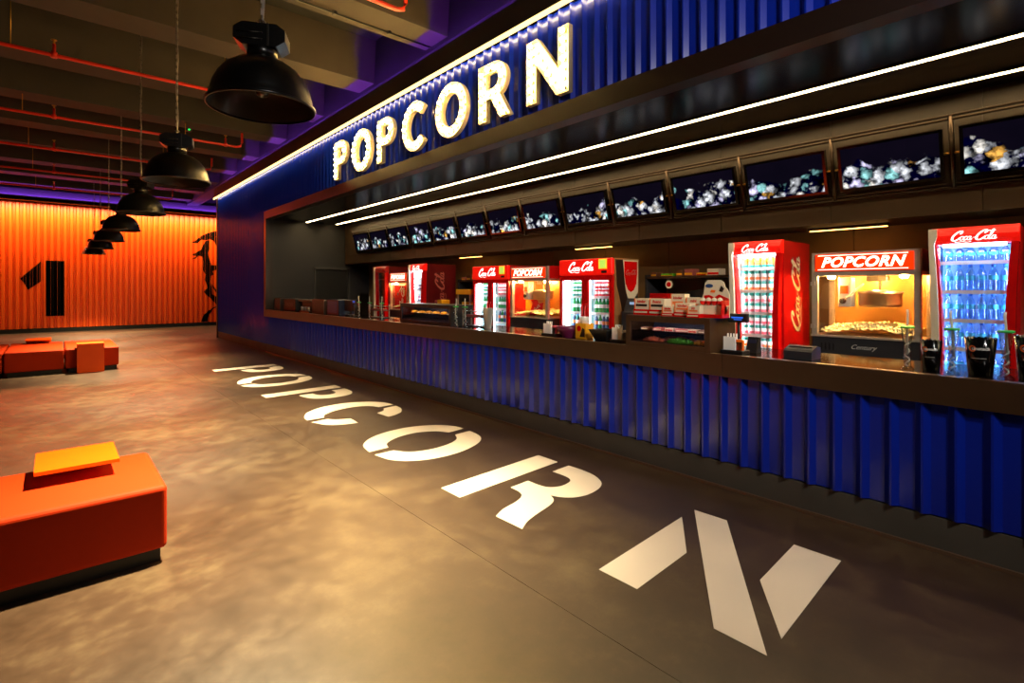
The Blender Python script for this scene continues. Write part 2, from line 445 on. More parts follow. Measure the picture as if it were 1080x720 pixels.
def script_mesh(width, mats):
    """the flowing white cola script as ribbon strokes, centred, in the XY plane"""
    key = (round(width, 3), mats)
    if key in _cc: return _cc[key]
    k = width / 9.6; mb = MB()
    for si, (pts, w_) in enumerate(script_strokes()):
        zo = si * width * 0.0005
        p = catmull(pts, 5); L_, R_ = [], []
        for i, q in enumerate(p):
            a = p[max(0, i - 1)]; b = p[min(len(p) - 1, i + 1)]
            dx, dy = b[0] - a[0], b[1] - a[1]; d = math.hypot(dx, dy) or 1
            nx, ny = -dy / d, dx / d
            ww = w_ * (0.42 + 0.58 * abs(dy / d)) * 0.5
            if i in (0, len(p) - 1): ww *= 0.5
            def T(x, y): return ((x + 0.28 * y - 5.0) * k, (y - 1.0) * k, zo)
            L_.append(T(q[0] + nx * ww, q[1] + ny * ww)); R_.append(T(q[0] - nx * ww, q[1] - ny * ww))
        n = len(p)
        mb.add(L_ + R_, [(i, i + 1, n + i + 1, n + i) for i in range(n - 1)])
    _cc[key] = mb.mesh('script_lettering', mats)
    return _cc[key]
# ================================================================== the setting
XF = 4.16                   # front plane of the concession stand
KY0, KY1 = -3.2, 19.75      # its ends along the hall
OY0, OY1 = -3.0, 14.30      # serving opening
ZC, ZB, ZT, ZTOP = 1.11, 0.93, 3.46, 4.70
WALL_Y = 26.4

# floor of wide poured bays with fine joints
floor = tag(MB().box(-7.2, 7.4, -4.2, 26.8, -0.2, -0.012).build('floor', 'floor'), kind='structure')
for xa, xb in ((-7.2, -4.03), (-4.03, -1.03), (-1.03, 1.97), (1.97, 4.97), (4.97, 7.4)):
    for ya, yb in ((-4.2, 26.8),):
        MB().box(xa + .0015, xb - .0015, ya + .001, yb - .001, -0.012, 0.0).build('floor_bay', 'floor', floor)

# ceiling slab with concrete beams
ceiling = tag(MB().box(-7.2, 7.4, -4.2, 26.8, 6.08, 6.3).build('ceiling', 'concrete_dk'), kind='structure')
for k in range(-4, 9):
    y = 6.62 + 2.33 * k
    MB().prism([(y - .30, 5.34), (y + .30, 5.34), (y + .38, 6.10), (y - .38, 6.10)], -7.2, 4.34, 'x').build('beam', 'concrete', ceiling)
MB().box(4.32, 4.75, -4.2, 26.8, 5.28, 6.10).build('girder', 'concrete_dk', ceiling)  # girder darker than the beams, its weaker light put into the colour

def wavy(y0, y1, pitch, prof, z0, z1, x, thick=0.012):
    """trapezoid sheet: prof = [(fraction of pitch, proud)], running towards -Y, proud towards -X"""
    pts = []; y = y1; 
    while y > y0 + 1e-4:
        for fr, d in prof:
            yy = y - fr * pitch
            if yy < y0: break
            pts.append((yy, x - d))
        y -= pitch
    pts.append((y0, x))
    n = len(pts); mb = MB()
    vs_ = [(px_, py_, z) for z in (z0, z1) for py_, px_ in pts] + [(px_ + thick, py_, z) for z in (z0, z1) for py_, px_ in pts]
    fs = []
    for i in range(n - 1):
        fs += [(i, i + 1, n + i + 1, n + i), (2 * n + i, 3 * n + i, 3 * n + i + 1, 2 * n + i + 1),
               (n + i, n + i + 1, 3 * n + i + 1, 3 * n + i), (i, 2 * n + i, 2 * n + i + 1, i + 1)]
    return mb.add(vs_, fs)
RIB = [(0, 0), (0.50, 0), (0.71, 0.035), (0.785, 0.035), (0.995, 0)]

# stand front: full-height cladding beyond the opening, and the sign fascia over it
wall_right = tag(MB().box(XF + .03, XF + .14, OY1 + .118, KY1, 0.0, ZTOP).build('wall_right', 'wall_dk'), kind='structure')
wavy(OY1 + .12, KY1 - .05, .165, RIB, 0.22, ZTOP, XF).build('corrugated_sheet', 'blue', wall_right)
wall_fascia = tag(MB().box(XF + .03, XF + .14, KY0, OY1 + .1, 3.50, ZTOP).build('wall_fascia', 'wall_dk'), kind='structure')
wavy(KY0, OY1 + .12, .165, RIB, 3.66, ZTOP, XF).build('corrugated_sheet', 'blue', wall_fascia)
MB().box(XF - .045, XF + .14, KY1 - .06, KY1 + .02, 0.0, ZTOP).build('corner_post', 'bronze', wall_right)
MB().box(XF + .02, 7.2, KY1 - .12, KY1, 0, ZTOP).build('end_panel', 'wall_dk', wall_right)
# cap board over the fascia
cap = MB().box(XF - .10, XF - .08, KY0, KY1 + .1, ZTOP + .05, 5.02)
cap.box(XF - .10, XF + .12, KY0, KY1 + .1, ZTOP + .03, ZTOP + .05)
tag(cap.build('trim_1', 'cap'), kind='structure')
tag(MB().box(XF + .12, 4.8, KY0, KY1, 4.76, 4.80).build('trim_2', 'cap'), kind='structure')
# frame round the opening
fr = MB().box(XF - .05, XF + .12, OY0, OY1 + .16, ZT, 3.66)
fr.box(XF - .05, XF + .12, OY1, OY1 + .16, ZB, ZT)
tag(fr.build('trim_3', 'frame_red'), kind='structure')
# baseboard under the full-height cladding
tag(MB().box(XF - .01, XF + .05, OY1 + .1, KY1 - .02, 0, .215).build('baseboard_right', 'plinth'), kind='structure')

# inside of the stand
sof = tag(MB().box(XF + .1, 6.4, OY0, OY1 + .3, 3.475, 3.55).build('ceiling_stand', 'soffit'), kind='structure')
bk = tag(MB().box(7.10, 7.22, KY0, KY1, 0, 3.6).build('wall_back_stand', 'back_wall'), kind='structure')
for k in range(14):           # large back-wall panels
    MB().box(7.085, 7.10, OY0 + .01 + k * 1.23, OY0 + (k + 1) * 1.23 - .005, 0.9, 2.36).build('wall_panel', 'back_wall', bk)
ew = tag(MB().box(XF + .1, 5.45, OY1 + .25, OY1 + .37, 0, 3.5).box(5.45, 6.5, OY1 + .25, OY1 + .37, 2.24, 3.5).box(6.5, 7.1, OY1 + .25, OY1 + .37, 0, 3.5)
         .build('wall_end_stand', 'wall_end'), kind='structure')
d1 = tag(MB().box(5.45, 5.50, OY1 + .22, OY1 + .40, 0, 2.24).box(6.45, 6.5, OY1 + .22, OY1 + .40, 0, 2.24).box(5.45, 6.5, OY1 + .22, OY1 + .40, 2.20, 2.26)
         .build('door_1', 'wall_dk'), kind='structure')
MB().box(5.50, 6.45, OY1 + .33, OY1 + .37, 0, 2.2).build('dark_opening', 'black', d1)  # black sheet in place of the unlit space beyond the doorway
bh = tag(MB().box(6.36, 7.1, OY0, OY1 + .25, 2.36, 3.5).build('wall_bulkhead', 'bulkhead'), kind='structure')
for k in range(14):
    a = OY0 + k * 1.235
    MB().box(6.345, 6.36, a + .004, a + 1.231, 2.36, 2.62).build('bulkhead_panel', 'bulkhead', bh)
    MB().box(6.345, 6.36, a + .004, a + 1.231, 2.625, 3.475).build('bulkhead_panel', 'bulkhead', bh)

# far wall in orange trapezoid sheet
def far_wave(x):
    p = 0.19; t = (x / p) % 1.0
    prof = [(0, 0), (.38, 0), (.5, .07), (.88, .07), (1.0, 0)]
    for (a, da), (b, db) in zip(prof, prof[1:]):
        if t <= b: return da + (db - da) * (t - a) / (b - a)
    return 0
wf = MB(); xs = [-7.2 + .19 * (k + f_) for k in range(74) for f_ in (0, .38, .5, .88)]
x0_ = -0.19 * 38
xs = [x0_ + .19 * (k + f_) for k in range(76) for f_ in (0, .38, .5, .88)]
n_ = len(xs)
wf.add([(x, WALL_Y - far_wave(x + 1e-6), z) for z in (0.16, 4.86) for x in xs], [(i, i + 1, n_ + i + 1, n_ + i) for i in range(n_ - 1)])
wall_far = tag(MB().box(-7.2, 7.4, WALL_Y + .01, WALL_Y + .2, 0, 6.1).build('wall_far', 'wall_dk'), kind='structure')
wf.build('corrugated_sheet', 'orange_clad', wall_far)
tag(MB().box(-7.2, 7.4, WALL_Y - .06, WALL_Y + .01, 0, .16).build('baseboard_far', 'black'), kind='structure')
tag(MB().box(-7.2, 7.4, WALL_Y - .03, WALL_Y + .01, 4.97, 5.36).build('trim_5', 'band'), kind='structure')
tag(MB().box(-7.2, 7.4, WALL_Y - .62, WALL_Y + .01, 4.90, 4.97).box(-7.2, 7.4, WALL_Y - .62, WALL_Y - .59, 4.86, 5.02).build('trim_4', 'cap'), kind='structure')
# hall walls that close the room out of view
tag(MB().box(-7.3, -7.1, -4.2, 26.8, 0, 6.1).build('wall_left', 'wall_dk'), kind='structure')
tag(MB().box(-7.2, 7.4, -4.3, -4.15, 0, 6.1).build('wall_behind', 'wall_dk'), kind='structure')

# ================================================================== fixed lighting of the hall
def strip(name, label, x0, x1, y0, y1, z0, z1, m, cat='light strip'):
    t = thing(name, label, cat, ((x0 + x1) / 2, (y0 + y1) / 2, z0))
    dx, dy, h = (x1 - x0) / 2, (y1 - y0) / 2, z1 - z0
    return t, dx, dy, h
def soffit_strip(x, ya, label):
    t = thing('led_strip', label, 'light strip', (x, (ya + OY0) / 2, 3.471))
    L = (ya - OY0) / 2
    MB().box(-.040, -.033, -L, L, -.016, 0).box(.033, .040, -L, L, -.016, 0).box(-.033, .033, -L, L, -.003, 0).build('channel', 'steel_dk', t)
    MB().box(-.032, .032, -L + .02, L - .02, -.014, -.004).build('diffuser', 'strip', t)
soffit_strip(5.17, 14.35, 'long warm white light strip on the black soffit, nearer the hall')
soffit_strip(5.97, 14.25, 'long warm white light strip on the black soffit, nearer the screens')
t = thing('cove_light', 'bright warm light line under the cap board above the sign letters', 'light strip', (XF - .10, 8.2, ZTOP))
MB().box(-.02, .06, -11.3, 11.62, 0.0, 0.03).build('channel', 'steel_dk', t)
MB().box(-.032, -.012, -11.3, 11.60, -.052, 0.0).build('lens', 'cove_lens', t)
MB().box(.004, .024, -11.3, 11.60, -.020, 0.0).build('diffuser', 'cove', t)
t = thing('purple_light', 'purple light line hidden on top of the stand roof', 'light strip', (XF - .035, 8.2, 4.75))
MB().box(-.02, .02, -11.3, 11.4, 0, .03).build('channel', 'steel_dk', t)
MB().box(-.015, .015, -11.3, 11.4, .03, .045).build('diffuser', 'purple', t)
t = thing('purple_light', 'purple light line along the ledge above the orange wall', 'light strip', (0, WALL_Y - .13, 4.97))
MB().box(-7, 7.3, -.02, .02, 0, .02).build('channel', 'steel_dk', t)
MB().box(-7, 7.3, -.012, .012, .02, .035).build('diffuser', 'purple', t)
t = thing('wall_washer', 'linear lamp under the ledge washing the orange cladding', 'light strip', (0, WALL_Y - .5, 4.86))
MB().box(-7, 7.3, -.05, .05, 0, .04).build('channel', 'black', t)
ld = bpy.data.lights.new('washer', 'AREA'); ld.shape = 'RECTANGLE'; ld.size = 14.2; ld.size_y = 0.05
ld.energy = ORANGE_W; ld.color = (1.0, 0.72, 0.38)
lo = link('washer_light', ld, t, (0.15, -.02, -.01)); lo.rotation_euler = (math.radians(13), 0, 0); ld.spread = math.radians(150)

# ================================================================== serving counter
ct = thing('serving_counter', 'long bar counter with blue corrugated front and dark bronze edge', 'counter', (XF, 5.6, 0))
def cbx(n, m, x0, x1, y0, y1, z0, z1): return MB().box(x0 - XF, x1 - XF, y0 - 5.6, y1 - 5.6, z0, z1).build(n, m, ct)
cbx('plinth', 'plinth', XF - .005, XF + .05, OY0, OY1 + .1, 0, .215)
cbx('floor_trim', 'trim', XF - .022, XF - .005, OY0, OY1 + .1, 0, .022)
o = wavy(OY0, OY1 + .1, .165, RIB, .225, ZB, XF).build('corrugated_front', 'blue', ct); o.location = (-XF, -5.6, 0)
cbx('carcass', 'wall_dk', XF + .05, XF + .66, OY0, OY1 + .1, 0, ZB)
joints = [OY0, -1.0, 2.05, 4.9, 7.9, 11.0, OY1]
for a, b in zip(joints, joints[1:]):
    cbx('edge_board', 'bronze', XF - .05, XF + .02, a + .002, b - .002, ZB, ZC)
    cbx('countertop', 'ctop', XF + .02, XF + .70, a + .001, b - .001, ZC - .05, ZC)

# ================================================================== sign letters on the fascia
def ell(cx, cy, rx, ry, n=36, a0=0, a1=2 * PI, close=True):
    return [(cx + rx * math.cos(a0 + (a1 - a0) * k / (n if close else n - 1)), cy + ry * math.sin(a0 + (a1 - a0) * k / (n if close else n - 1))) for k in range(n)]
def letter_shapes(ch):
    h, s = 0.71, 0.155
    if ch == 'O':
        return [ell(.37, h / 2, .37, h / 2 + .015), ell(.37, h / 2, .37 - s, h / 2 - s + .03)], [ell(.37, h / 2, .295, h / 2 - .06, 17)], True
    if ch == 'C':
        a0, a1 = math.radians(42), math.radians(318)
        out = ell(.36, h / 2, .36, h / 2 + .015, 34, a0, a1, False) + ell(.36, h / 2, .36 - s, h / 2 - s + .03, 30, a1, a0, False)
        return [out], [ell(.36, h / 2, .285, h / 2 - .06, 13, a0 + .12, a1 - .12, False)], False
    if ch in 'PR':
        top = h; bw = .54; my = .27; cy = (top + my) / 2; ry = (top - my) / 2
        bowl_o = ell(bw - .24, cy, .24, ry, 18, -PI / 2, PI / 2, False)
        hole = [(s, cy - ry + .12), (bw - .25, cy - ry + .12)] + ell(bw - .25, cy, .10, ry - .12, 12, -PI / 2, PI / 2, False) + [(s, top - .12)]
        if ch == 'P':
            out = [(0, 0), (s, 0), (s, my)] + bowl_o + [(0, top)]
        else:
            out = [(0, 0), (s, 0), (s, my), (.24, my), (.42, 0), (.60, 0), (.41, my + .03)] + bowl_o[3:] + [(0, top)]
        bul = [[(.075, .06 + .108 * k) for k in range(6)], [(.19, top - .07), (.30, top - .07), (.40, top - .10), (.455, cy), (.40, my + .09), (.30, my + .06), (.19, my + .06)]]
        if ch == 'R': bul.append([(.36, .19), (.43, .10), (.49, .04)])
        return [out, hole], bul, False
    if ch == 'N':
        w_ = .645
        out = [(0, 0), (s, 0), (s, .42), (w_ - s - .02, 0), (w_, 0), (w_, h), (w_ - s, h), (w_ - s, .29), (s + .02, h), (0, h)]
        return [out], [[(.075, .055 + .1 * k) for k in range(7)], [(w_ - .075, .055 + .1 * k) for k in range(7)],
                       [(.16, .56), (.225, .46), (.29, .36), (.355, .26), (.42, .16)]], False
SIGN = [('P', 9.763, 'first letter of the sign'), ('O', 8.979, 'second letter of the sign'), ('P', 7.996, 'third letter of the sign'),
        ('C', 7.168, 'fourth letter of the sign'), ('O', 6.236, 'fifth letter of the sign'), ('R', 5.236, 'sixth letter of the sign'),
        ('N', 4.342, 'last letter of the sign')]
bulb_me = MB().ball((0, 0, 0), .026, 10, 6).mesh('bulb', 'bulb')
sock_me = MB().lathe([(.016, -.05), (.016, -.02), (.020, -.018), (.020, -.012)], 10).mesh('socket', 'steel')
for ch, y, which in SIGN:
    t = thing('sign_letter', 'glowing marquee letter %s set with round bulbs, %s' % (ch, which), 'sign letter', (XF - .036, y, 3.735), -PI / 2, 'POPCORN letters on the blue fascia')
    loops, bul, closed = letter_shapes(ch)
    # letter frame: local x = reading direction, local y = depth into the wall, z up
    def stand(me, yy):
        return link(me.name, me, t, (0, yy, 0), FRONT)
    stand(curve_mesh('tray', loops, .004, True, 'letter_face'), -.012)
    stand(curve_mesh('return', loops, .034, False, 'letter_side'), -.036)
    for path in bul:
        if len(path) > 8 and ch in 'OC':      # even spacing along the curve
            L = 0; path = path
        for bx, bz in path:
            b_ = link('bulb', bulb_me, t, (bx, -.085, bz), FRONT)
            link('socket', sock_me, b_)

# ================================================================== stencil letters painted on the floor
def sh(pts, dx): return [(p[0] + dx,) + tuple(p[1:]) for p in pts]
K = 1
P_stem = [(-8.60, 2.40, K), (-8.66, 3.60, K), (-8.39, 3.60, K), (-8.33, 2.40, K)]
P_bowl = [(-8.25, 3.375, K), (-8.26, 3.60, K), (-8.10, 3.60), (-7.92, 3.575), (-7.78, 3.495), (-7.71, 3.375), (-7.685, 3.21), (-7.71, 3.07), (-7.79, 2.95), (-7.93, 2.87), (-8.07, 2.84),
          (-8.19, 2.835, K), (-8.20, 3.05, K), (-8.09, 3.055), (-7.99, 3.085), (-7.945, 3.17), (-7.955, 3.28), (-8.03, 3.35), (-8.12, 3.375)]
O1L = [(-9.82, 2.385, K), (-10.02, 2.41), (-10.26, 2.53), (-10.44, 2.76), (-10.50, 3.05), (-10.41, 3.36), (-10.22, 3.55), (-10.04, 3.61, K), (-10.02, 3.40, K), (-10.16, 3.29), (-10.24, 3.06), (-10.18, 2.82), (-10.0, 2.64), (-9.84, 2.60, K)]
O1R = [(-9.68, 2.385, K), (-9.70, 2.60, K), (-9.56, 2.70), (-9.49, 2.93), (-9.53, 3.17), (-9.66, 3.33), (-9.86, 3.40, K), (-9.88, 3.61, K), (-9.64, 3.58), (-9.42, 3.42), (-9.28, 3.15), (-9.25, 2.82), (-9.34, 2.57), (-9.50, 2.43)]
Cm = [(-6.57, 2.38, K), (-6.75, 2.405), (-6.98, 2.53), (-7.16, 2.79), (-7.20, 3.12), (-7.07, 3.42), (-6.87, 3.58), (-6.655, 3.623, K), (-6.644, 3.39, K), (-6.80, 3.33), (-6.89, 3.13), (-6.84, 2.85), (-6.70, 2.65), (-6.572, 2.595, K)]
Cl = [(-6.445, 2.385, K), (-6.47, 2.60, K), (-6.37, 2.66), (-6.302, 2.825, K), (-6.035, 2.805, K), (-6.08, 2.63), (-6.2, 2.47)]
Cu = [(-6.345, 3.215, K), (-6.41, 3.34), (-6.535, 3.405, K), (-6.56, 3.61, K), (-6.374, 3.585), (-6.20, 3.49), (-6.105, 3.36), (-6.06, 3.23, K)]
O2L = [(-4.881, 2.385, K), (-5.08, 2.42), (-5.2, 2.485), (-5.34, 2.64), (-5.44, 2.92), (-5.43, 3.23), (-5.30, 3.48), (-5.12, 3.60), (-4.967, 3.622, K), (-4.942, 3.395, K), (-5.09, 3.31), (-5.185, 3.11), (-5.155, 2.86), (-5.04, 2.67), (-4.891, 2.605, K)]
O2R = [(-4.764, 2.385, K), (-4.772, 2.598, K), (-4.61, 2.70), (-4.545, 2.93), (-4.585, 3.17), (-4.68, 3.32), (-4.822, 3.398, K), (-4.835, 3.615, K), (-4.645, 3.59), (-4.49, 3.51), (-4.365, 3.34), (-4.275, 3.07), (-4.272, 2.80), (-4.355, 2.58), (-4.52, 2.435)]
Rs = [(-3.608, 2.402, K), (-3.681, 3.597, K), (-3.415, 3.593, K), (-3.345, 2.402, K)]
Rb = [(-3.267, 3.372, K), (-3.277, 3.595, K), (-3.121, 3.60), (-2.95, 3.575), (-2.81, 3.495), (-2.739, 3.377), (-2.714, 3.215), (-2.745, 3.09), (-2.819, 3.01), (-2.901, 2.973, K), (-2.822, 2.925), (-2.772, 2.83), (-2.73, 2.66), (-2.685, 2.515), (-2.622, 2.408, K),
      (-2.897, 2.402, K), (-2.955, 2.52), (-2.994, 2.69), (-3.046, 2.79), (-3.12, 2.832), (-3.236, 2.841, K), (-3.249, 3.052, K), (-3.124, 3.053), (-3.03, 3.08), (-2.98, 3.17), (-2.99, 3.28), (-3.03, 3.345), (-3.11, 3.372)]
N1 = [(-1.947, 2.40, K), (-1.999, 3.403, K), (-1.709, 2.965, K), (-1.681, 2.40, K)]
N2 = [(-2.001, 3.58, K), (-1.756, 3.588, K), (-0.99, 2.403, K), (-1.24, 2.402, K)]
N3 = [(-1.273, 2.996, K), (-1.304, 3.575, K), (-1.038, 3.576, K), (-0.992, 2.568, K)]
FL = [('P', [sh(P_stem, -3.32), sh(P_bowl, -3.32)], 'farthest of the floor letters'), ('O', [O1L, O1R], 'between the two letters P'),
      ('P', [P_stem, P_bowl], 'third of the floor letters'), ('C', [Cm, Cl, Cu], 'middle of the floor letters'),
      ('O', [O2L, O2R], 'between the letters C and R'), ('R', [Rs, Rb], 'second nearest floor letter'), ('N', [N1, N2, N3], 'nearest floor letter')]
for ch, pieces, which in FL:
    t = thing('floor_letter', 'cream stencil letter %s painted on the brown floor, %s' % (ch, which), 'floor letter', (3.0, -sum(p[0] for p in pieces[0]) / len(pieces[0]), 0), 0, 'POPCORN stencilled on the floor')
    for pc in pieces:
        lp = [(x - 3.0, -s_ - t.location.y) for s_, x in smooth_loop(pc)]
        me = curve_mesh('stencil_piece', [lp], .0008, True, 'white_paint')
        link('stencil_piece', me, t, (0, 0, .0012))

# black numeral 1 and a tree-like figure painted on the orange cladding
def on_wave(name, label, cat, polys):
    """fine columns that follow the sheet wherever the outline covers it"""
    mb = MB(); st = 0.0475 / 4
    t_x = min(p[0] for pl in polys for p in pl); hi = max(p[0] for pl in polys for p in pl)
    x = t_x
    while x < hi:
        xm = x + st / 2
        for pl in polys:
            zs = []
            for (ax, az), (bx_, bz_) in zip(pl, pl[1:] + pl[:1]):
                if (ax <= xm) != (bx_ <= xm): zs.append(az + (bz_ - az) * (xm - ax) / (bx_ - ax))
            zs.sort()
            for a, b in zip(zs[::2], zs[1::2]):
                ya, yb = WALL_Y - far_wave(x) - .006, WALL_Y - far_wave(x + st - 1e-6) - .006
                mb.add([(x, ya, a), (x + st, yb, a), (x + st, yb, b), (x, ya, b)], [(0, 1, 2, 3)])
        x += st
    o = mb.build(name, 'black_paint')
    return tag(o, label, cat)
num = thing('wall_numeral', 'black stencil numeral 1 painted on the orange corrugated wall', 'wall numeral', (0, WALL_Y, .6))
def on_wave_part(name, polys, parent): 
    o = on_wave(name, None, None, polys); o.parent = parent; o.location = -parent.location; return o
on_wave_part('numeral_flag', [[(-0.945, 2.02), (-0.372, 2.67), (-0.372, 1.92), (-0.727, 1.61), (-0.833, 1.86)]], num)
on_wave_part('numeral_stem', [[(-0.234, 2.71), (0.301, 2.71), (0.301, .61), (-0.234, .61)]], num)
fig = thing('wall_figure', 'black tree-like silhouette painted on the orange wall beside the blue corner', 'wall graphic', (5.1, WALL_Y, .16))
on_wave_part('crown', [[(4.53, 3.67), (4.71, 3.8), (4.91, 4.0), (5.15, 4.13), (5.45, 4.24), (5.63, 4.24), (5.9, 4.18), (6.2, 3.9), (5.9, 3.95), (5.67, 4.03), (5.45, 4.0), (5.63, 3.8), (5.65, 3.53), (5.48, 3.59), (5.36, 3.82), (5.21, 3.85), (5.06, 3.8), (4.91, 3.83), (4.74, 3.65)],
    [(4.56, 3.14), (4.71, 3.25), (4.85, 3.35), (4.98, 3.32), (4.96, 3.06), (4.79, 3.12), (4.65, 2.96), (4.56, 2.97), (4.71, 3.08)]], fig)
on_wave_part('trunk', [[(4.85, 3.32), (5.06, 3.77), (5.21, 3.83), (5.21, 3.44), (5.15, 3.23), (5.21, 2.97), (5.27, 2.7), (5.45, 2.7), (5.63, 2.6), (5.63, 2.47), (5.45, 2.5), (5.33, 2.43), (5.39, 2.29), (5.27, 2.22), (5.24, 1.95), (5.3, 1.68), (5.33, 1.4), (5.6, 1.2), (5.63, 0.99), (5.54, 0.87), (5.39, 1.06), (5.24, 1.24), (5.06, 1.41), (5.0, 1.51), (5.06, 1.61), (5.15, 1.68), (5.09, 1.88), (5.02, 2.05), (5.06, 2.28), (4.97, 2.48), (4.98, 2.82), (4.96, 3.06)],
    [(5.3, 1.88), (5.45, 1.64), (5.6, 1.44), (5.6, 1.33), (5.45, 1.51), (5.32, 1.78)], [(5.54, 2.16), (5.63, 2.23), (5.65, 1.88), (5.56, 1.98)]], fig)
on_wave_part('root', [[(5.58, 0.89), (5.39, 0.76), (5.21, 0.52), (5.15, 0.3), (5.15, 0.18), (4.88, 0.18), (4.91, 0.3), (5.03, 0.53), (5.21, 0.69), (5.39, 0.82)]], fig)

# ================================================================== pendant lamps
def chain_mesh(top):
    ch = MB(); z = .555; k = 0
    while z < top - .03:
        h = min(.045, top - z)
        if k % 2: ch.box(-.010, .010, -.003, .003, z, z + h)
        else: ch.box(-.003, .003, -.010, .010, z, z + h)
        z += .037; k += 1
    n = int((top - .5) / .09)
    ch.tube([(.012 * math.sin(q * .9), .012 * math.cos(q * .9), .5 + (top - .5) * q / n) for q in range(n + 1)], .0045, 5)
    return ch.mesh('chain', 'chain')
CHAIN = [chain_mesh(2.945), chain_mesh(2.26)]          # to the slab, or to a beam
def make_lamp():
    t = thing('pendant_lamp', 'x', 'pendant lamp')
    dome = [(.312, 0), (.314, .012), (.306, .03), (.300, .06), (.285, .12), (.258, .18), (.215, .235), (.160, .275), (.105, .298), (.085, .302)]
    MB().lathe(dome, 40, cap=False).build('dome', 'lamp_black', t)
    inner = [(.308, .004), (.298, .03), (.292, .06), (.277, .12), (.250, .175), (.208, .228), (.155, .266), (.10, .29), (.03, .292)]
    MB().lathe(inner, 40, cap=False).build('reflector', 'lamp_in', t)
    MB().lathe([(.314, -.006), (.322, -.006), (.322, .014), (.312, .016)], 40, cap=False).build('rim', 'lamp_black', t)
    MB().lathe([(.09, .298), (.09, .36), (.082, .375), (.082, .40)], 24).build('neck', 'lamp_black', t)
    gb = MB().prism([(-.15, .40), (-.10, .365), (.10, .365), (.15, .40), (.15, .47), (.10, .505), (-.10, .505), (-.15, .47)], -.085, .085, 'y')
    box = gb.build('gear_box', 'lamp_black', t)
    box.rotation_euler = (0, 0, math.radians(-28))
    for z in (.40, .44):
        MB().tube([(-.13, -.088, z), (.02, -.088, z + .004)], .004, 6).build('cooling_rib', 'steel_dk', box)
    MB().box(.045, .055, -.089, .089, .362, .508).build('band', 'steel_dk', box)
    MB().tube([(0, 0, .50), (0, 0, .53), (.02, 0, .55), (0, 0, .57), (-.02, 0, .55), (-.002, 0, .53)], .006, 6).build('hook', 'chain', t)
    link('chain', CHAIN[0], t)
    MB().lathe([(.02, .285), (.02, .20), (.045, .16), (.05, .12), (.035, .08), (.004, .065)], 16).build('bulb', 'lamp_in', t)
    link('lamp_light', ld, t, (0, 0, .05))
    return t
ld = bpy.data.lights.new('pendant', 'SPOT'); ld.energy = LAMP_W; ld.color = LAMP_COL; ld.spot_size = math.radians(92); ld.spot_blend = 1.0; ld.shadow_soft_size = 0.05
lamp0 = make_lamp()
LAMPS = [(3.55, 'largest and nearest black dome pendant lamp over the hall'), (6.62, 'second black dome pendant lamp from the camera'),
         (9.75, 'third black dome pendant lamp in the row'), (12.85, 'fourth black dome pendant lamp in the row'),
         (15.95, 'fifth black dome pendant lamp in the row'), (19.05, 'second farthest black dome pendant lamp'),
         (22.2, 'farthest black dome pendant lamp before the orange wall')]
for i, (y, lab) in enumerate(LAMPS):
    o = lamp0 if i == 0 else copy_tree(lamp0)
    o.location = (1.08, y * 1.08, 2.90); o.scale = (1.08, 1.08, 1.08); o.rotation_euler = (0, 0, .25 * math.sin(i * 2.1) if i else 0)
    tag(o, lab, 'pendant lamp', 'dome pendant lamps in a row')
    if i in (3, 5):
        for c_ in o.children:
            if c_.name.startswith('chain'): c_.data = CHAIN[1]

# ================================================================== unseen ceiling spots added behind the camera to light the stand
def unseen_spot(x, y, tgt, label):
    t = thing('unseen_spotlight', label, 'spotlight', (x, y, 5.34), 0, 'unseen ceiling spotlights added for the stand')
    MB().box(-.09, .09, -.02, .02, -.03, 0).build('track_adapter', 'black', t)
    MB().tube([(0, 0, -.03), (0, 0, -.14)], .012, 8).build('stem', 'black', t)
    p = Vector((0, 0, -.16)); d = (Vector(tgt) - Vector((x, y, 5.34)) - p).normalized()
    q = d.to_track_quat('-Z', 'Y')
    can = MB().lathe([(.02, .10), (.05, .09), (.055, .07), (.055, -.09), (.05, -.09), (.048, -.02)], 20, cap=False).build('can', 'black', t, p)
    can.rotation_mode = 'QUATERNION'; can.rotation_quaternion = q
    sp = bpy.data.lights.new('track', 'SPOT'); sp.energy = TRACK_W; sp.color = (1.0, 0.94, 0.86); sp.spot_size = math.radians(66); sp.spot_blend = 1.0; sp.shadow_soft_size = .04
    lo = link('spot_light', sp, t, p + d * .10); lo.rotation_mode = 'QUATERNION'; lo.rotation_quaternion = q
unseen_spot(1.6, -2.7, (4.16, 1.2, .75), 'unseen black ceiling spotlight aimed at the near end of the counter')
unseen_spot(0.6, -2.7, (4.16, 4.8, 1.1), 'unseen black ceiling spotlight aimed at the counter middle')
unseen_spot(1.1, -2.7, (4.16, 2.8, 3.9), 'unseen black ceiling spotlight aimed at the blue fascia')

# ================================================================== sprinkler pipes
def pipe(y, z, x1, label, heads):
    t = thing('sprinkler_pipe', label, 'pipe', (0, y, z), 0, 'red sprinkler pipes under the ceiling')
    MB().tube([(-7.1, 0, 0), (x1 - .12, 0, 0), (x1 - .03, 0, .03), (x1, 0, .12), (x1, 0, .34)], .028, 8).build('pipe_run', 'pipe', t)
    for hx in heads:
        MB().lathe([(.04, -.035), (.04, .045), (.022, .05), (.022, .16)], 8, (hx, 0, 0)).build('tee_fitting', 'pipe', t)
        MB().lathe([(.014, .16), (.014, .21), (.035, .215), (.035, .225)], 8, (hx, 0, 0)).build('sprinkler_head', 'brass', t)
    for hx in (heads[0] - .45, heads[0] + 2.2, heads[0] - 3):
        MB().tube([(hx, 0, .0), (hx, 0, 6.08 - z)], .008, 6).build('hanger_rod', 'brass', t)
pipe(5.58, 5.0, 3.2, 'red sprinkler pipe at the top edge, nearest the camera', [0.4])
pipe(9.94, 5.0, 3.3, 'bright red sprinkler pipe behind the nearest lamp', [0.0])
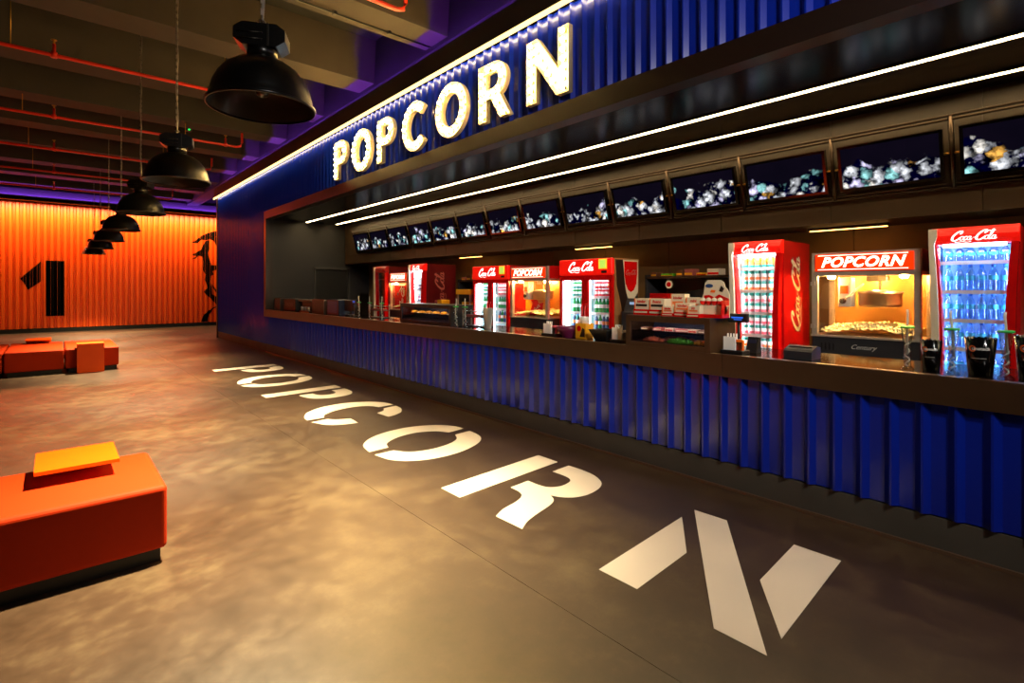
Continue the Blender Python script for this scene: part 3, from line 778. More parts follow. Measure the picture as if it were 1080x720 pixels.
pipe(13.5, 5.0, 3.35, 'second red sprinkler pipe crossing behind the second lamp', [0.0, 3.0])
pipe(16.65, 5.0, 3.35, 'third red sprinkler pipe under the dark beams', [0.0, 2.8])
pipe(19.9, 5.0, 3.35, 'fourth red sprinkler pipe, dim, toward the orange wall', [0.0])
pipe(23.1, 5.0, 3.35, 'farthest red sprinkler pipe just above the orange wall', [0.0])
t = thing('cable_conduit', 'thin dark conduit with clips under the nearest lit beam', 'conduit', (0, 6.74, 5.335))
MB().tube([(-7, 0, -.02), (4.3, 0, -.02)], .012, 6).build('conduit_run', 'black', t)
for x in (1.2, 2.0, 2.8, 3.6):
    MB().box(x - .02, x + .02, -.03, .03, -.04, 0).build('clip', 'black', t)
t = thing('ceiling_sensor', 'small dark ceiling sensor with a green light', 'sensor', (2.35, 14.05, 5.34))
MB().lathe([(.03, .7), (.03, .06), (.07, .05), (.075, 0), (.05, -.03)], 12).build('housing', 'grey_dk', t)
MB().ball((0, -.075, 0), .02, 8, 5).build('indicator', 'green_led', t)

# ================================================================== benches and slide-over tables
def cushion_box(label, x0, x1, y0, y1, h=.465):
    t = thing('bench', label, 'bench', ((x0 + x1) / 2, (y0 + y1) / 2, 0), 0, 'orange upholstered benches')
    a, b = (x1 - x0) / 2, (y1 - y0) / 2
    o = MB().box(-a, a, -b, b, .085, h).build('cushion', 'orange_leather', t)
    md = o.modifiers.new('bevel', 'BEVEL'); md.width = .03; md.segments = 4
    for p in o.data.polygons: p.use_smooth = False
    MB().box(-a + .05, a - .03, -b + .05, b - .05, 0, .088).build('plinth', 'black', t)
    return t
cushion_box('orange upholstered bench in the near left foreground', -2.2, .515, 3.73, 4.60)
cushion_box('leftmost of the far orange bench modules', -1.57, -.72, 13.35, 15.5)
cushion_box('middle of the far orange bench modules, small tray table on it', -.70, .145, 13.35, 15.5)
cushion_box('rightmost far orange bench module with table panel in front', .165, 1.0, 13.35, 15.5)
def slide_table(label, x0, x1, ya, yb, side, h=.565):
    """C-shaped table: plate over the seat, one upright panel, foot slipped under the bench"""
    t = thing('slide_table', label, 'side table', ((x0 + x1) / 2, ya, 0), 0, 'orange slide-over tables')
    a = (x1 - x0) / 2; D = yb - ya
    MB().box(-a, a, 0, D, h - .022, h).build('table_top', 'orange_lac', t)
    if side == 'back': MB().box(-a, a, D - .02, D, .0, h - .022).build('upright_panel', 'orange_lac', t)
    else: MB().box(-a, a, 0, .02, .0, h - .022).build('upright_panel', 'orange_lac', t)
slide_table('orange slide-over table on the near foreground bench', -.09, .315, 4.15, 4.635, 'back')
slide_table('orange slide-over table whose square panel faces the camera', .335, .757, 13.2, 13.62, 'front')
slide_table('low orange slide-over table on the far middle bench', -.46, -.045, 15.02, 15.54, 'back')

# ================================================================== menu screens above the back bar
PITCH = .976; Y0TV = .902
tilt = math.atan2(.17, .60)
rk = thing('screen_rack', 'bronze pipe rack with posts carrying the row of menu screens', 'rack', (6.215, 5.6, 2.91))
def rk_p(x, y, z): return (x - 6.215, y - 5.6, z - 2.91)
for (x, z), n in (((6.13, 3.21), 'top_rail'), ((6.30, 2.61), 'bottom_rail')):
    for dz in (-.012, .022):
        MB().tube([rk_p(x, Y0TV - 2 * PITCH, z + dz), rk_p(x, Y0TV + 13 * PITCH + .02, z + dz)], .013, 8).build(n, 'rail', rk)
for k in range(-2, 14):
    y = Y0TV + k * PITCH
    MB().tube([rk_p(6.128, y, 3.225), rk_p(6.298, y, 2.595)], .021, 10).build('post', 'rail', rk)
    MB().tube([rk_p(6.30, y, 2.72), rk_p(6.36, y, 2.72)], .012, 6).build('wall_bracket', 'rail', rk)
ords = ['nearest', 'second', 'third', 'fourth', 'fifth', 'sixth', 'seventh', 'eighth', 'ninth', 'tenth', 'eleventh', 'twelfth', 'thirteenth', 'farthest']
def make_tv():
    t = thing('menu_screen', 'x', 'screen')
    W, Hh = .43, .232
    mb = MB()
    for a in (-W, W - .028): mb.box(a, a + .028, -.03, .03, -Hh, Hh)
    for a in (-Hh, Hh - .028): mb.box(-W + .028, W - .028, -.03, .03, a, a + .028)
    mb.box(-W + .02, W - .02, .0, .03, -Hh + .02, Hh - .02)
    mb.build('bezel', 'black_gloss', t)
    MB().add([(-W + .026, -.018, -Hh + .026), (W - .026, -.018, -Hh + .026), (W - .026, -.018, Hh - .026), (-W + .026, -.018, Hh - .026)], [(0, 1, 2, 3)]).build('display', 'screen', t)
    MB().box(-W - .002, W + .002, -.034, -.028, Hh - .006, Hh + .004).build('edge_strip', 'rail', t)
    for s in (-1, 1): MB().tube([(s * W, .0, .0), (s * (W + .045), .0, .0)], .010, 8).build('clamp', 'brass', t)
    MB().box(-.12, .12, .03, .09, -.1, .1).build('back_mount', 'black', t)
    return t
tv0 = make_tv()
for k in range(0, 14):
    o = tv0 if k == 0 else copy_tree(tv0)
    yc = Y0TV + (k - .5) * PITCH
    o.location = (6.212, yc, 2.902); o.rotation_euler = (tilt, 0, -PI / 2)
    tag(o, 'popcorn menu screen, %s in the row%s' % (ords[k], ' and cut by the picture edge' if k == 0 else ''), 'screen', 'menu screens in one row')

# linear lamps under the bulkhead
for y, lab in ((5.6, 'over the double cooler'), (1.9, 'over the big popcorn machine'), (9.0, 'over the wall shelf at the far end')):
    t = thing('bulkhead_lamp', 'slim amber linear lamp under the bulkhead ' + lab, 'lamp', (6.75, y, 2.36))
    MB().box(-.03, .03, -.4, .4, -.03, 0).build('channel', 'steel_dk', t)
    MB().box(-.022, .022, -.38, .38, -.036, -.030).build('diffuser', 'under', t)
# ================================================================== drinks
def can_mesh(cols):
    return MB().lathe([(.026, 0), (.031, .008), (.031, .036), (.031, .072), (.031, .104), (.026, .113)], 10, mats=[0, 1, 2, 3, 0]).mesh('drink_can', cols)
CAN = {'a': can_mesh(['alu', 'can_orange', 'white', 'teal']), 'b': can_mesh(['alu', 'can_pink', 'white', 'teal']),
       'c': can_mesh(['alu', 'teal', 'can_orange', 'yellow']), 'r': can_mesh(['alu', 'bot_cola', 'white', 'bot_cola']),
       'o': can_mesh(['alu', 'can_orange', 'yellow', 'can_orange']), 'g': can_mesh(['alu', 'teal', 'white', 'bot_green']),
       'd': can_mesh(['alu', 'bot_dark', 'white', 'bot_dark']), 'y': can_mesh(['alu', 'yellow', 'white', 'yellow'])}
bot_body = MB().lathe([(.030, 0), (.033, .01), (.033, .06), (.029, .075), (.033, .09), (.033, .135), (.026, .165), (.014, .19), (.013, .205)], 12).mesh('body', 'bot_blue')
bot_cap = MB().lathe([(.0155, .203), (.0155, .226), (.013, .228)], 10).mesh('cap', 'bot_cap')
bot_lab = MB().lathe([(.0338, .092), (.0338, .132)], 12, cap=False).mesh('label', 'bot_label')
def soda_mesh(c1, c2, c3):
    return MB().lathe([(.028, 0), (.032, .012), (.032, .07), (.032, .12), (.022, .16), (.012, .19), (.014, .192), (.014, .212)], 10, mats=[0, 0, 1, 0, 0, 2, 2]).mesh('soda_bottle', [c1, c2, c3])
SODA = {'G': soda_mesh('bot_green', 'print_white', 'bot_green'), 'D': soda_mesh('bot_dark', 'can_orange', 'alu'), 'Y': soda_mesh('yellow', 'can_orange', 'bot_cola'),
        'T': soda_mesh('teal', 'print_white', 'bot_cap'), 'R': soda_mesh('bot_cola', 'print_white', 'bot_cola')}
def put(root, name, me, lx, ly, lz, label, group):
    """stand a drink inside a cooler: local cooler coordinates to the room"""
    p = root.matrix_basis @ Vector((lx, ly, lz))
    return tag(link(name, me, None, p), label, 'can' if 'can' in name else 'bottle', group)

# ================================================================== slim bulged cooler
def slim_cooler(y, label, where, light='white', stock=None, xf=5.72, wdt=.54):
    ht = 2.175; d = .82; hw = wdt / 2
    t = thing('slim_cooler', label, 'cooler', (xf, y, 0), -PI / 2, 'slim red drink coolers')
    t.rotation_euler = (0, 0, -PI / 2)
    inn = {'white': 'cool_in', 'blue': 'cool_in_blue', 'dark': 'cool_in_dk'}[light]
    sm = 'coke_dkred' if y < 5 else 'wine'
    for s in (-1, 1):
        x0, x1 = (hw - .03, hw) if s > 0 else (-hw, -hw + .03)
        MB().box(x0, x1, .09, d, .0, ht - .01).build('side_panel', sm, t)
    MB().box(-hw + .03, hw - .03, .34, d, .0, ht - .02).build('back_panel', inn, t)
    for s in (-1, 1): MB().box(s * (hw - .0325) - .0025, s * (hw - .0325) + .0025, .09, .34, .62, 2.03).build('liner', inn, t)
    MB().box(-hw + .03, hw - .03, .09, .34, 2.03, ht - .02).build('top_box', sm, t)
    MB().box(-hw + .03, hw - .03, .05, .34, 0, .62).build('motor_base', 'coke_red', t)
    # bulged header, swept profile
    hp = [(.06, 2.025), (.02, 2.03), (-.005, 2.06), (-.01, 2.10), (.01, 2.14), (.05, 2.168), (.10, 2.175), (.10, 2.025)]
    MB().prism(hp, -hw, hw, 'x').build('header', 'header_red' if light != 'dark' else 'header_dim', t)
    lg = link('lettering', script_mesh(.30, 'logo_white' if light != 'dark' else 'pink'), t, (.01, -.0115, 2.085), FRONT)
    # waisted stiles
    def edge(z): return .028 * math.sin(PI * min(1, max(0, (z - .55) / 1.5)))
    zs = [.60 + .0953 * k for k in range(16)]
    r_out = [(hw - edge(z) * .8, z) for z in zs]; r_in = [(hw - .045 - edge(z) * 1.1 - .02 * (2.03 - z) / 1.4, z) for z in zs]
    MB().prism(r_out + r_in[::-1], .0, .09, 'y').build('door_stile', 'coke_red', t)
    l_out = [(-hw + edge(z) * .6, z) for z in zs]; l_in = [(-hw + .075 - .03 * (z - .6) / 1.4 + edge(z) * .9, z) for z in zs]
    MB().prism(l_out + l_in[::-1], .0, .09, 'y').build('door_stile', 'coke_red', t)
    fin_o = [(-hw - .004 + edge(z) * .6, z) for z in zs + [2.09, 2.16]]; fin_i = [(-hw + .05 - .012 * (z - .6) + edge(z) * .8 + (.02 if z > 2.05 else 0), z) for z in zs + [2.09, 2.16]]
    MB().prism(fin_o + fin_i[::-1], -.035, .0, 'y').build('white_fin', 'cream', t)
    MB().box(-hw + .04, hw - .04, .0, .08, .56, .63).build('bottom_rail', 'coke_red', t)
    MB().box(-hw + .05, hw - .05, .035, .041, .62, 2.03).build('glass_door', 'glass' , t)
    shelf_z = [.66, .885, 1.14, 1.385, 1.63, 1.88]
    for z in shelf_z:
        sh_ = MB().box(-hw + .035, hw - .035, .10, .335, z - .014, z - .004).build('shelf', 'white' if light != 'dark' else 'steel_dk', t)
        MB().box(-hw + .035, hw - .035, .092, .10, z - .024, z + .006).build('shelf_edge', 'white' if light != 'dark' else 'steel_dk', sh_)
    if light != 'dark':
        for s in (-1, 1):
            a = s * (hw - .045)
            MB().box(a - .006, a + .006, .094, .108, .70, 2.0).build('light_tube', 'tube' if light == 'white' else 'tube_blue', t)
        MB().box(-hw + .08, hw - .08, .05, .07, 2.004, 2.022).build('light_tube', 'tube' if light == 'white' else 'tube_blue', t)
    lg = link('lettering', script_mesh(.86, 'cream' if light == 'white' and y < 5 else 'pink'), t, (hw + .0015, .43, 1.60), (PI / 2, -PI / 2, PI / 2))
    bpy.context.view_layer.update()
    if stock == 'cans':
        rows = [(1.88, 1, 'c'), (1.63, 2, 'a'), (1.385, 2, 'b'), (1.14, 2, 'b'), (.885, 2, 'a')]
        nm = ['top', 'second', 'third', 'fourth', 'fifth']
        for (z, n, kind), sn in zip(rows, nm):
            for i in range(6):
                for k in range(n):
                    put(t, 'drink_can', CAN[kind], -.178 + i * .0705, .17, z + k * .114, 'small fruit drink can on the %s shelf of %s' % (sn, where), 'cans in ' + where)
    elif stock == 'water':
        for z, sn in ((1.88, 'top'), (1.63, 'second'), (1.385, 'third'), (1.14, 'fourth'), (.885, 'fifth')):
            for i in range(6):
                b = thing('water_bottle', 'clear water bottle with blue cap on the %s shelf of %s' % (sn, where), 'bottle', t.matrix_basis @ Vector((-.180 + i * .073, .17, z)), 0, 'water bottles in ' + where)
                if sn == 'top': b.scale = (1, 1, .62)
                link('body', bot_body, b); link('cap', bot_cap, b); link('label', bot_lab, b)
    elif stock == 'dim':
        for z, sn in ((1.63, 'upper'), (1.385, 'middle'), (1.14, 'lower')):
            for i in range(5):
                put(t, 'drink_can', CAN['d'], -.15 + i * .08, .17, z, 'dark blue can on the %s shelf of %s' % (sn, where), 'cans in ' + where)
    return t
slim_cooler(2.49, 'red slim cooler full of small cans beside the big popcorn machine', 'the can cooler', 'white', 'cans')
slim_cooler(.70, 'red slim cooler with blue-lit water bottles at the right edge', 'the water cooler', 'blue', 'water', wdt=.56)
slim_cooler(9.53, 'red slim cooler with wine-red side and vertical script at the far end', 'the far slim cooler', 'white', 'dim')
slim_cooler(11.16, 'farthest red slim cooler, unlit, by the dark doorway', 'the unlit cooler', 'dark', None)

# ================================================================== double-door coolers
def double_cooler(y, label, where, ht, side_print):
    w_, d = 1.0, .62; hw = .5; h_in = ht - .27
    t = thing('double_cooler', label, 'cooler', (5.8, y, 0), -PI / 2, 'red double-door coolers')
    for s in (-1, 1):
        x0, x1 = (hw - .03, hw) if s > 0 else (-hw, -hw + .03)
        MB().box(x0, x1, .05, d, .08, ht).build('side_panel', 'tan_print' if s > 0 and side_print else 'coke_dkred', t)
    MB().box(-hw + .03, hw - .03, .36, d, .08, ht).build('back_panel', 'cool_in', t)
    for s in (-1, 1): MB().box(s * (hw - .0325) - .0025, s * (hw - .0325) + .0025, .05, .36, .5, h_in).build('liner', 'cool_in', t)
    MB().box(-hw + .03, hw - .03, .05, .36, .08, .5).build('motor_base', 'coke_red', t)
    MB().box(-hw + .03, hw - .03, .05, .36, ht - .27, ht - .01).build('top_box', 'coke_red', t)
    for lx in (-.42, .42): MB().lathe([(.03, 0), (.03, .085)], 10, (lx, .3, 0)).build('foot', 'black', t)
    h0 = ht - .235
    MB().cbox(-hw, hw, -.012, .05, h0, ht, .012).build('header', 'header_red', t)
    link('lettering', script_mesh(.50, 'logo_white'), t, (-.06, -.0135, h0 + .115), FRONT)
    MB().box(.27, .415, -.018, -.012, h0 + .085, h0 + .225).build('energy_sticker', 'sticker_y', t)
    MB().box(.29, .395, -.020, -.018, h0 + .10, h0 + .21).build('sticker_print', 'sticker_g', t)
    MB().box(.32, .41, -.018, -.012, h0 + .025, h0 + .06).build('thermostat', 'black', t)
    for s in (-1, 1):
        a0, a1 = (-hw + .002, -.004) if s < 0 else (.004, hw - .002)
        z0, z1 = .5, h0 - .012
        dr = MB()
        dr.box(a0, a0 + .055, 0, .045, z0, z1).box(a1 - .055, a1, 0, .045, z0, z1).box(a0 + .055, a1 - .055, 0, .045, z1 - .06, z1).box(a0 + .055, a1 - .055, 0, .045, z0, z0 + .06)
        dob = dr.build('door', 'coke_red', t)
        MB().box(a0 + .05, a1 - .05, .018, .024, z0 + .05, z1 - .05).build('pane', 'glass', dob)
        hx = -.028 if s < 0 else .028
        MB().tube([(hx, -.0, 1.02), (hx, -.035, 1.06), (hx, -.035, 1.38), (hx, 0, 1.42)], .015, 8).build('handle', 'coke_red', dob)
    for z in (.78, 1.06, 1.30, 1.535):
        sh_ = MB().box(-hw + .035, hw - .035, .10, .355, z - .014, z - .004).build('shelf', 'white', t)
        MB().box(-hw + .035, hw - .035, .092, .10, z - .026, z + .008).build('shelf_edge', 'white', sh_)
    MB().box(-hw + .075, -hw + .125, .06, .09, .55, h0 - .06).build('light_tube', 'tube_soft', t)
    MB().box(.02, .035, .06, .09, .55, h0 - .06).build('light_tube', 'tube_soft', t)
    MB().box(-hw + .1, hw - .1, .08, .12, h0 - .05, h0 - .035).build('light_tube', 'tube_soft', t)
    if side_print:       # printed side: dark bottle pouring, and a red round badge
        X = hw + .0015
        def sp(n, m, poly): MB().prism([(a, b) for a, b in poly], X - .0010, X + .0006 * (2 if m == 'coke_red' else 1), 'x').build(n, m, t)
        sp('side_print', 'cream', [(.36, 1.45), (.60, 1.20), (.60, 2.06), (.24, 2.06), (.28, 1.75)])
        sp('side_print', 'dark_print', [(.07, 2.06), (.24, 2.06), (.30, 1.62), (.42, 1.42), (.60, 1.60), (.60, .9), (.34, .9), (.40, 1.15), (.22, 1.35), (.10, 1.70)])
        sp('side_badge', 'coke_red', [(.27, 2.04)] + [(.425 + .155 * math.cos(a), 1.86 + .20 * math.sin(a)) for a in [PI - PI * k / 16 * 1.0 for k in range(0, 0)]] + [(.27, 1.86), (.30, 1.72), (.36, 1.63), (.43, 1.60), (.50, 1.63), (.56, 1.72), (.58, 1.86), (.58, 2.04)])
        link('lettering', script_mesh(.26, 'pink'), t, (X + .003, .425, 1.88), RIGHT)
    bpy.context.view_layer.update()
    plan = [(1.535, 'r r r r o o', 2, 'top', 'L g g'), (1.30, 'G G G G T T', 1, 'second', 'L G G'), (1.06, 'D G D D Y D', 1, 'third', 'L D T'), (.78, 'Y Y G T Y T', 1, 'lowest', 'L T T')]
    for z, right, n, sn, left in plan:
        for i, kind in enumerate(right.split()):
            for k in range(n):
                if kind in CAN: put(t, 'drink_can', CAN[kind], .095 + i * .066, .16, z + k * .114, '%s soft drink can on the %s shelf of %s' % ({'r': 'red', 'o': 'orange'}[kind], sn, where), 'drinks in ' + where)
                else: put(t, 'soda_bottle', SODA[kind], .095 + i * .066, .16, z, '%s soda bottle on the %s shelf, right door of %s' % ({'G': 'green', 'T': 'teal', 'D': 'dark', 'Y': 'yellow'}[kind], sn, where), 'drinks in ' + where)
        for i in range(5):
            kind = left.split()[1 + i % 2]
            for k in range(n):
                if kind in CAN: put(t, 'drink_can', CAN[kind], -.34 + i * .068, .16, z + k * .114, 'green drink can on the %s shelf, left door of %s' % (sn, where), 'drinks in ' + where)
                else: put(t, 'soda_bottle', SODA[kind], -.34 + i * .068, .16, z, '%s soda bottle on the %s shelf, left door of %s' % ({'G': 'green', 'T': 'teal', 'D': 'dark'}[kind], sn, where), 'drinks in ' + where)
double_cooler(4.97, 'red double-door cooler with printed side next to the snack shelf', 'the near double cooler', 2.08, True)
double_cooler(7.165, 'red double-door cooler left of the middle popcorn machine', 'the far double cooler', 2.05, False)

# ================================================================== popcorn machines
def popcorn_machine(y, label, style, wdt=.89):
    hw = wdt / 2; d = .56; zb, zg, zh, zt = .92, 1.19, 1.79, 2.01
    t = thing('popcorn_machine', label, 'popcorn machine', (5.8, y, zb), -PI / 2, 'popcorn machines on the back counter')
    Z = lambda z: z - zb
    MB().cbox(-hw, hw, 0, d, 0, Z(zg) - .02, .008).build('base', 'grey_dk', t)
    MB().box(-hw - .004, hw + .004, -.012, d, Z(zg) - .02, Z(zg)).build('sill', 'steel', t)
    MB().box(-hw + .04, hw - .04, -.006, .0, .03, .035).build('drawer_line', 'steel_dk', t)
    if style == 'gold':
        link('lettering', text_mesh('Century', .062, 'straw', .45, .0, .0005), t, (.0, -.004, .165), FRONT)
        for k in range(4): MB().box(-.36 + k * .035, -.345 + k * .035, -.004, 0, .12, .19).build('vent_slot', 'black', t)
    post = MB().box(0, .05, 0, .05, 0, Z(zh) - Z(zg)).mesh('post', 'steel')
    for px_ in (-hw, hw - .05):
        for py_ in (0, d - .05): link('post', post, t, (px_, py_, Z(zg)))
    red_side = 'steel' if style == 'gold' else 'coke_dkred'
    MB().box(-hw, hw, .0, d, Z(zh) - .012, Z(zt)).build('header', 'steel', t)
    MB().box(hw, hw + .004, .04, d, Z(zh) + .02, Z(zt)).build('header_cheek', 'dark_print' if style == 'gold' else 'coke_dkred', t)
    sg = MB().box(-hw + .035, hw - .05, -.012, 0, Z(1.825), Z(1.99)).build('sign_panel', 'sign_red', t)
    link('lettering', text_mesh('POPCORN', .135 * wdt / .89, 'sign_white', .32, .0045, .001, 1.08), sg, (-.02, -.0135, Z(1.905)), FRONT)
    for z in (1.836, 1.975): MB().box(-hw + .06, hw - .09, -.0145, -.012, Z(z), Z(z) + .006).build('sign_line', 'sign_white', sg)
    MB().box(-hw + .05, hw - .05, d - .02, d, Z(zg), Z(zh)).build('back_panel', 'amber', t)
    MB().box(-hw + .05, hw - .05, .018, .024, Z(zg), Z(zh) - .012).build('front_glass', 'glass', t)
    for s in (-1, 1): MB().box(s * (hw - .02) - .003, s * (hw - .02) + .003, .05, d - .05, Z(zg), Z(zh) - .012).build('side_glass', 'glass', t)
    for s in (-1, 1):
        for z in (1.27, 1.70): MB().box(s * (hw - .012) - .02, s * (hw - .012) + .02, -.012, .0, Z(z) - .02, Z(z) + .02).build('hinge', 'steel', t)
    # kettle, hanger and control box
    kx, kz = .075, Z(1.47)
    ket = MB().lathe([(.15, 0), (.17, .012), (.175, .03), (.175, .125), (.182, .13), (.182, .142)], 28, (kx, .27, kz)).build('kettle', 'copper', t)
    MB().tube([(kx - .19, .27, kz + .145), (kx + .19, .27, kz + .145)], .008, 8).build('kettle_bar', 'steel', ket)
    MB().lathe([(.178, .142), (.12, .16), (.03, .168)], 24, (kx, .27, kz)).build('kettle_lid', 'steel', ket)
    MB().box(kx - .012, kx + .012, .26, .28, kz + .15, Z(zh)).build('kettle_hanger', 'steel', t)
    MB().cbox(kx - .11, kx + .07, .22, .32, Z(1.72), Z(1.78), .006).build('motor_plate', 'steel', t)
    cb = MB().cbox(-.245, -.13, .12, .25, Z(1.47), Z(1.765), .006).build('control_box', 'white', t)
    MB().box(-.225, -.155, .117, .12, Z(1.60), Z(1.68)).build('warning_label', 'orange_print', cb)
    MB().lathe([(.03, 0), (.03, .02), (.02, .03)], 12, (0, 0, 0)).build('knob', 'steel_dk', cb, (-.20, .118, Z(1.53)), FRONT)
    MB().tube([(-.17, .11, Z(1.55)), (-.02, .10, Z(1.70))], .010, 8).build('tilt_handle', 'white', t)
    # popped corn heap
    rnd = random.Random(int(y * 100)); mb = MB(); nx, ny = 26, 14
    vs_ = []
    for j in range(ny + 1):
        for i in range(nx + 1):
            x = -hw + .06 + (wdt - .12) * i / nx; yy = .03 + (d - .07) * j / ny
            h = .025 + .045 * math.exp(-((x - .05) / .3) ** 2) + .05 * j / ny + rnd.uniform(-.012, .016)
            vs_.append((x, yy, Z(zg) + h))
    mb.add(vs_, [(j * (nx + 1) + i, j * (nx + 1) + i + 1, (j + 1) * (nx + 1) + i + 1, (j + 1) * (nx + 1) + i) for j in range(ny) for i in range(nx)])
    n0 = len(vs_)
    for _ in range(180):
        x, yy = rnd.uniform(-hw + .07, hw - .07), rnd.uniform(.035, d - .1)
        h = .025 + .045 * math.exp(-((x - .05) / .3) ** 2) + .05 * (yy / d) + .012
        mb.ball((x, yy, Z(zg) + h), rnd.uniform(.009, .016), 5, 3)
    mb.build('popcorn', 'kernel', t)['kind'] = 'stuff'
    for lx in (-.30, .0, .30):
        MB().lathe([(.035, -.004), (.035, -.02), (.02, -.03)], 12, (lx, .11 if lx else .46, Z(zh) - .012)).build('heat_lamp', 'heat', t)
    if style == 'ad':       # drinks advert behind the glass: red and yellow print
        yy = .30
        MB().box(-hw + .06, .20, yy, yy + .004, Z(zg), Z(1.66)).build('advert_panel', 'amber', t)
        MB().prism([(-.38, Z(1.66)), (-.22, Z(1.66)), (-.06, Z(1.40)), (.06, Z(1.42)), (.02, Z(1.28)), (-.16, Z(1.19)), (-.30, Z(1.19)), (-.20, Z(1.40)), (-.36, Z(1.58))], yy - .004, yy, 'y').build('advert_print', 'coke_red', t)
        MB().prism([(.04, Z(1.19)), (.19, Z(1.19)), (.19, Z(1.55)), (.10, Z(1.56)), (.02, Z(1.40)), (.06, Z(1.30))], yy - .003, yy - .0005, 'y').build('advert_print', 'yellow', t)
        MB().prism([(-.38, Z(1.19)), (-.28, Z(1.19)), (-.22, Z(1.38)), (-.38, Z(1.50))], yy - .003, yy - .0005, 'y').build('advert_print', 'yellow', t)
        link('lettering', script_mesh(.17, 'print_white'), t, (-.10, yy - .006, Z(1.33)), (PI / 2, -.5, 0))
    if style == 'red':
        MB().box(-hw + .06, hw - .06, .10, .104, Z(zg), Z(1.72)).build('advert_panel', 'coke_red', t)
        link('lettering', script_mesh(.50, 'print_white'), t, (.0, .096, Z(1.46)), (PI / 2, -PI / 2 + .25, 0))
    return t
popcorn_machine(1.50, 'large glowing popcorn machine between the two right-hand slim coolers', 'gold')
popcorn_machine(6.17, 'popcorn machine with red and yellow drinks advert between the double coolers', 'ad', .88)
popcorn_machine(10.43, 'far popcorn machine with red script panel between two slim coolers', 'red', .80)

# back counter units under the machines and shelves
for a, b, lab in ((1.04, 1.98, 'under the large popcorn machine'), (2.80, 4.44, 'under the snack shelf'), (5.70, 6.64, 'under the advert popcorn machine'), (7.70, 9.22, 'under the nacho warmer'), (10.02, 10.85, 'under the far popcorn machine')):
    t = thing('back_counter', 'dark back counter cabinet ' + lab, 'cabinet', (5.82, (a + b) / 2, 0), -PI / 2, 'dark back counter cabinets')
    hw = (b - a) / 2
    MB().box(-hw, hw, .02, .62, .1, .88).build('body', 'grey_dk', t)
    MB().box(-hw + .02, hw - .02, .06, .6, 0, .1).build('kick_board', 'black', t)
    MB().box(-hw, hw, -.01, .64, .88, .918).build('worktop', 'steel_dk', t)
    n = max(1, round((b - a) / .5))
    for k in range(n):
        x0, x1 = -hw + 2 * hw * k / n + .006, -hw + 2 * hw * (k + 1) / n - .006
        dd = MB().box(x0, x1, .0, .02, .12, .87).build('door', 'grey_dk', t)
        MB().box((x0 + x1) / 2 - .06, (x0 + x1) / 2 + .06, -.02, 0, .80, .815).build('handle', 'steel', dd)
# ================================================================== wall shelves and what stands on them
def wall_shelf(y0, y1, label, zs_):
    t = thing('wall_shelf', label, 'shelf', (6.55, (y0 + y1) / 2, zs_[0]), -PI / 2, 'dark wall shelves')
    hw = (y1 - y0) / 2
    for k, z in enumerate(zs_): MB().box(-hw, hw, 0, .53, z - zs_[0] - .035, z - zs_[0]).build('board', 'bronze', t)
    for s in (-hw, hw - .03): MB().box(s, s + .03, .0, .53, .92 - zs_[0], zs_[-1] - zs_[0] + .02).build('side_board', 'grey_dk', t)
wall_shelf(3.10, 4.45, 'dark wall shelf with snacks between double cooler and can cooler', [1.83])
wall_shelf(7.75, 9.20, 'dark wall shelf with snacks at the far end', [1.83])
SN = [(4.35, .10, .06, 'choc', 'stack of brown chocolate boxes on the near wall shelf'), (4.13, .20, .035, 'lime', 'flat green snack box on the near wall shelf'),
      (3.93, .10, .085, 'choc', 'brown snack carton on the near wall shelf'), (3.79, .13, .095, 'pink', 'pink snack carton on the near wall shelf'),
      (3.60, .15, .04, 'yellow', 'flat yellow snack box on the near wall shelf'), (3.43, .17, .09, 'cream', 'cream and red snack box on the near wall shelf'),
      (9.08, .14, .07, 'pink', 'pink snack bag pile leftmost on the far wall shelf'), (8.90, .14, .10, 'choc', 'brown snack bag on the far wall shelf'), (8.72, .14, .13, 'pink', 'tall pink snack bag on the far wall shelf'), (8.40, .2, .11, 'choc', 'wide brown snack box on the far wall shelf')]
for y, w_, h, m, lab in SN:
    t = thing('snack_box', lab, 'snack', (6.62, y, 1.83), -PI / 2, 'snacks on the wall shelves')
    MB().cbox(-w_ / 2, w_ / 2, 0, .18, 0, h, .004).build('carton', m, t)
    MB().box(-w_ / 2 + .008, w_ / 2 - .008, -.0015, 0.001, h * .12, h * .45).build('printed_band', 'coke_red' if m in ('cream', 'yellow') else 'yellow', t)
# behind the display case
t = thing('cash_register', 'grey cash register with small lit display behind the chocolate boxes', 'register', (5.85, 4.20, .918), -PI / 2)
MB().cbox(-.16, .16, 0, .34, 0, .42, .01).build('body', 'grey_dk', t)
MB().prism([(.02, .42), (.30, .42), (.26, .56), (.10, .60)], -.13, .13, 'x').build('display_head', 'grey_dk', t)
MB().box(-.05, .05, .045, .055, .515, .55).build('lit_display', 'lcd_pale', t)
t = thing('tin_box', 'dark red tin box beside the cash register', 'box', (5.9, 3.82, .918), -PI / 2)
MB().cbox(-.11, .11, 0, .2, 0, .66, .01).build('body', 'coke_dkred', t); MB().box(-.113, .113, -.003, .203, .60, .67).build('lid', 'coke_dkred', t)
t = thing('covered_machine', 'low black rounded machine cover on the back counter', 'machine', (5.9, 3.22, .918), -PI / 2)
MB().prism([(-.40, 0), (.30, 0), (.32, .55), (.26, .68), (.05, .73), (-.15, .70), (-.34, .60), (-.40, .5)], 0, .42, 'y').build('body', 'black', t)
MB().ball((.24, -.005, .62), .03, 10, 6).build('badge', 'white', t)
t = thing('round_badge', 'small round red and white hanging badge under the near wall shelf', 'badge', (6.50, 4.02, 1.71), -PI / 2)
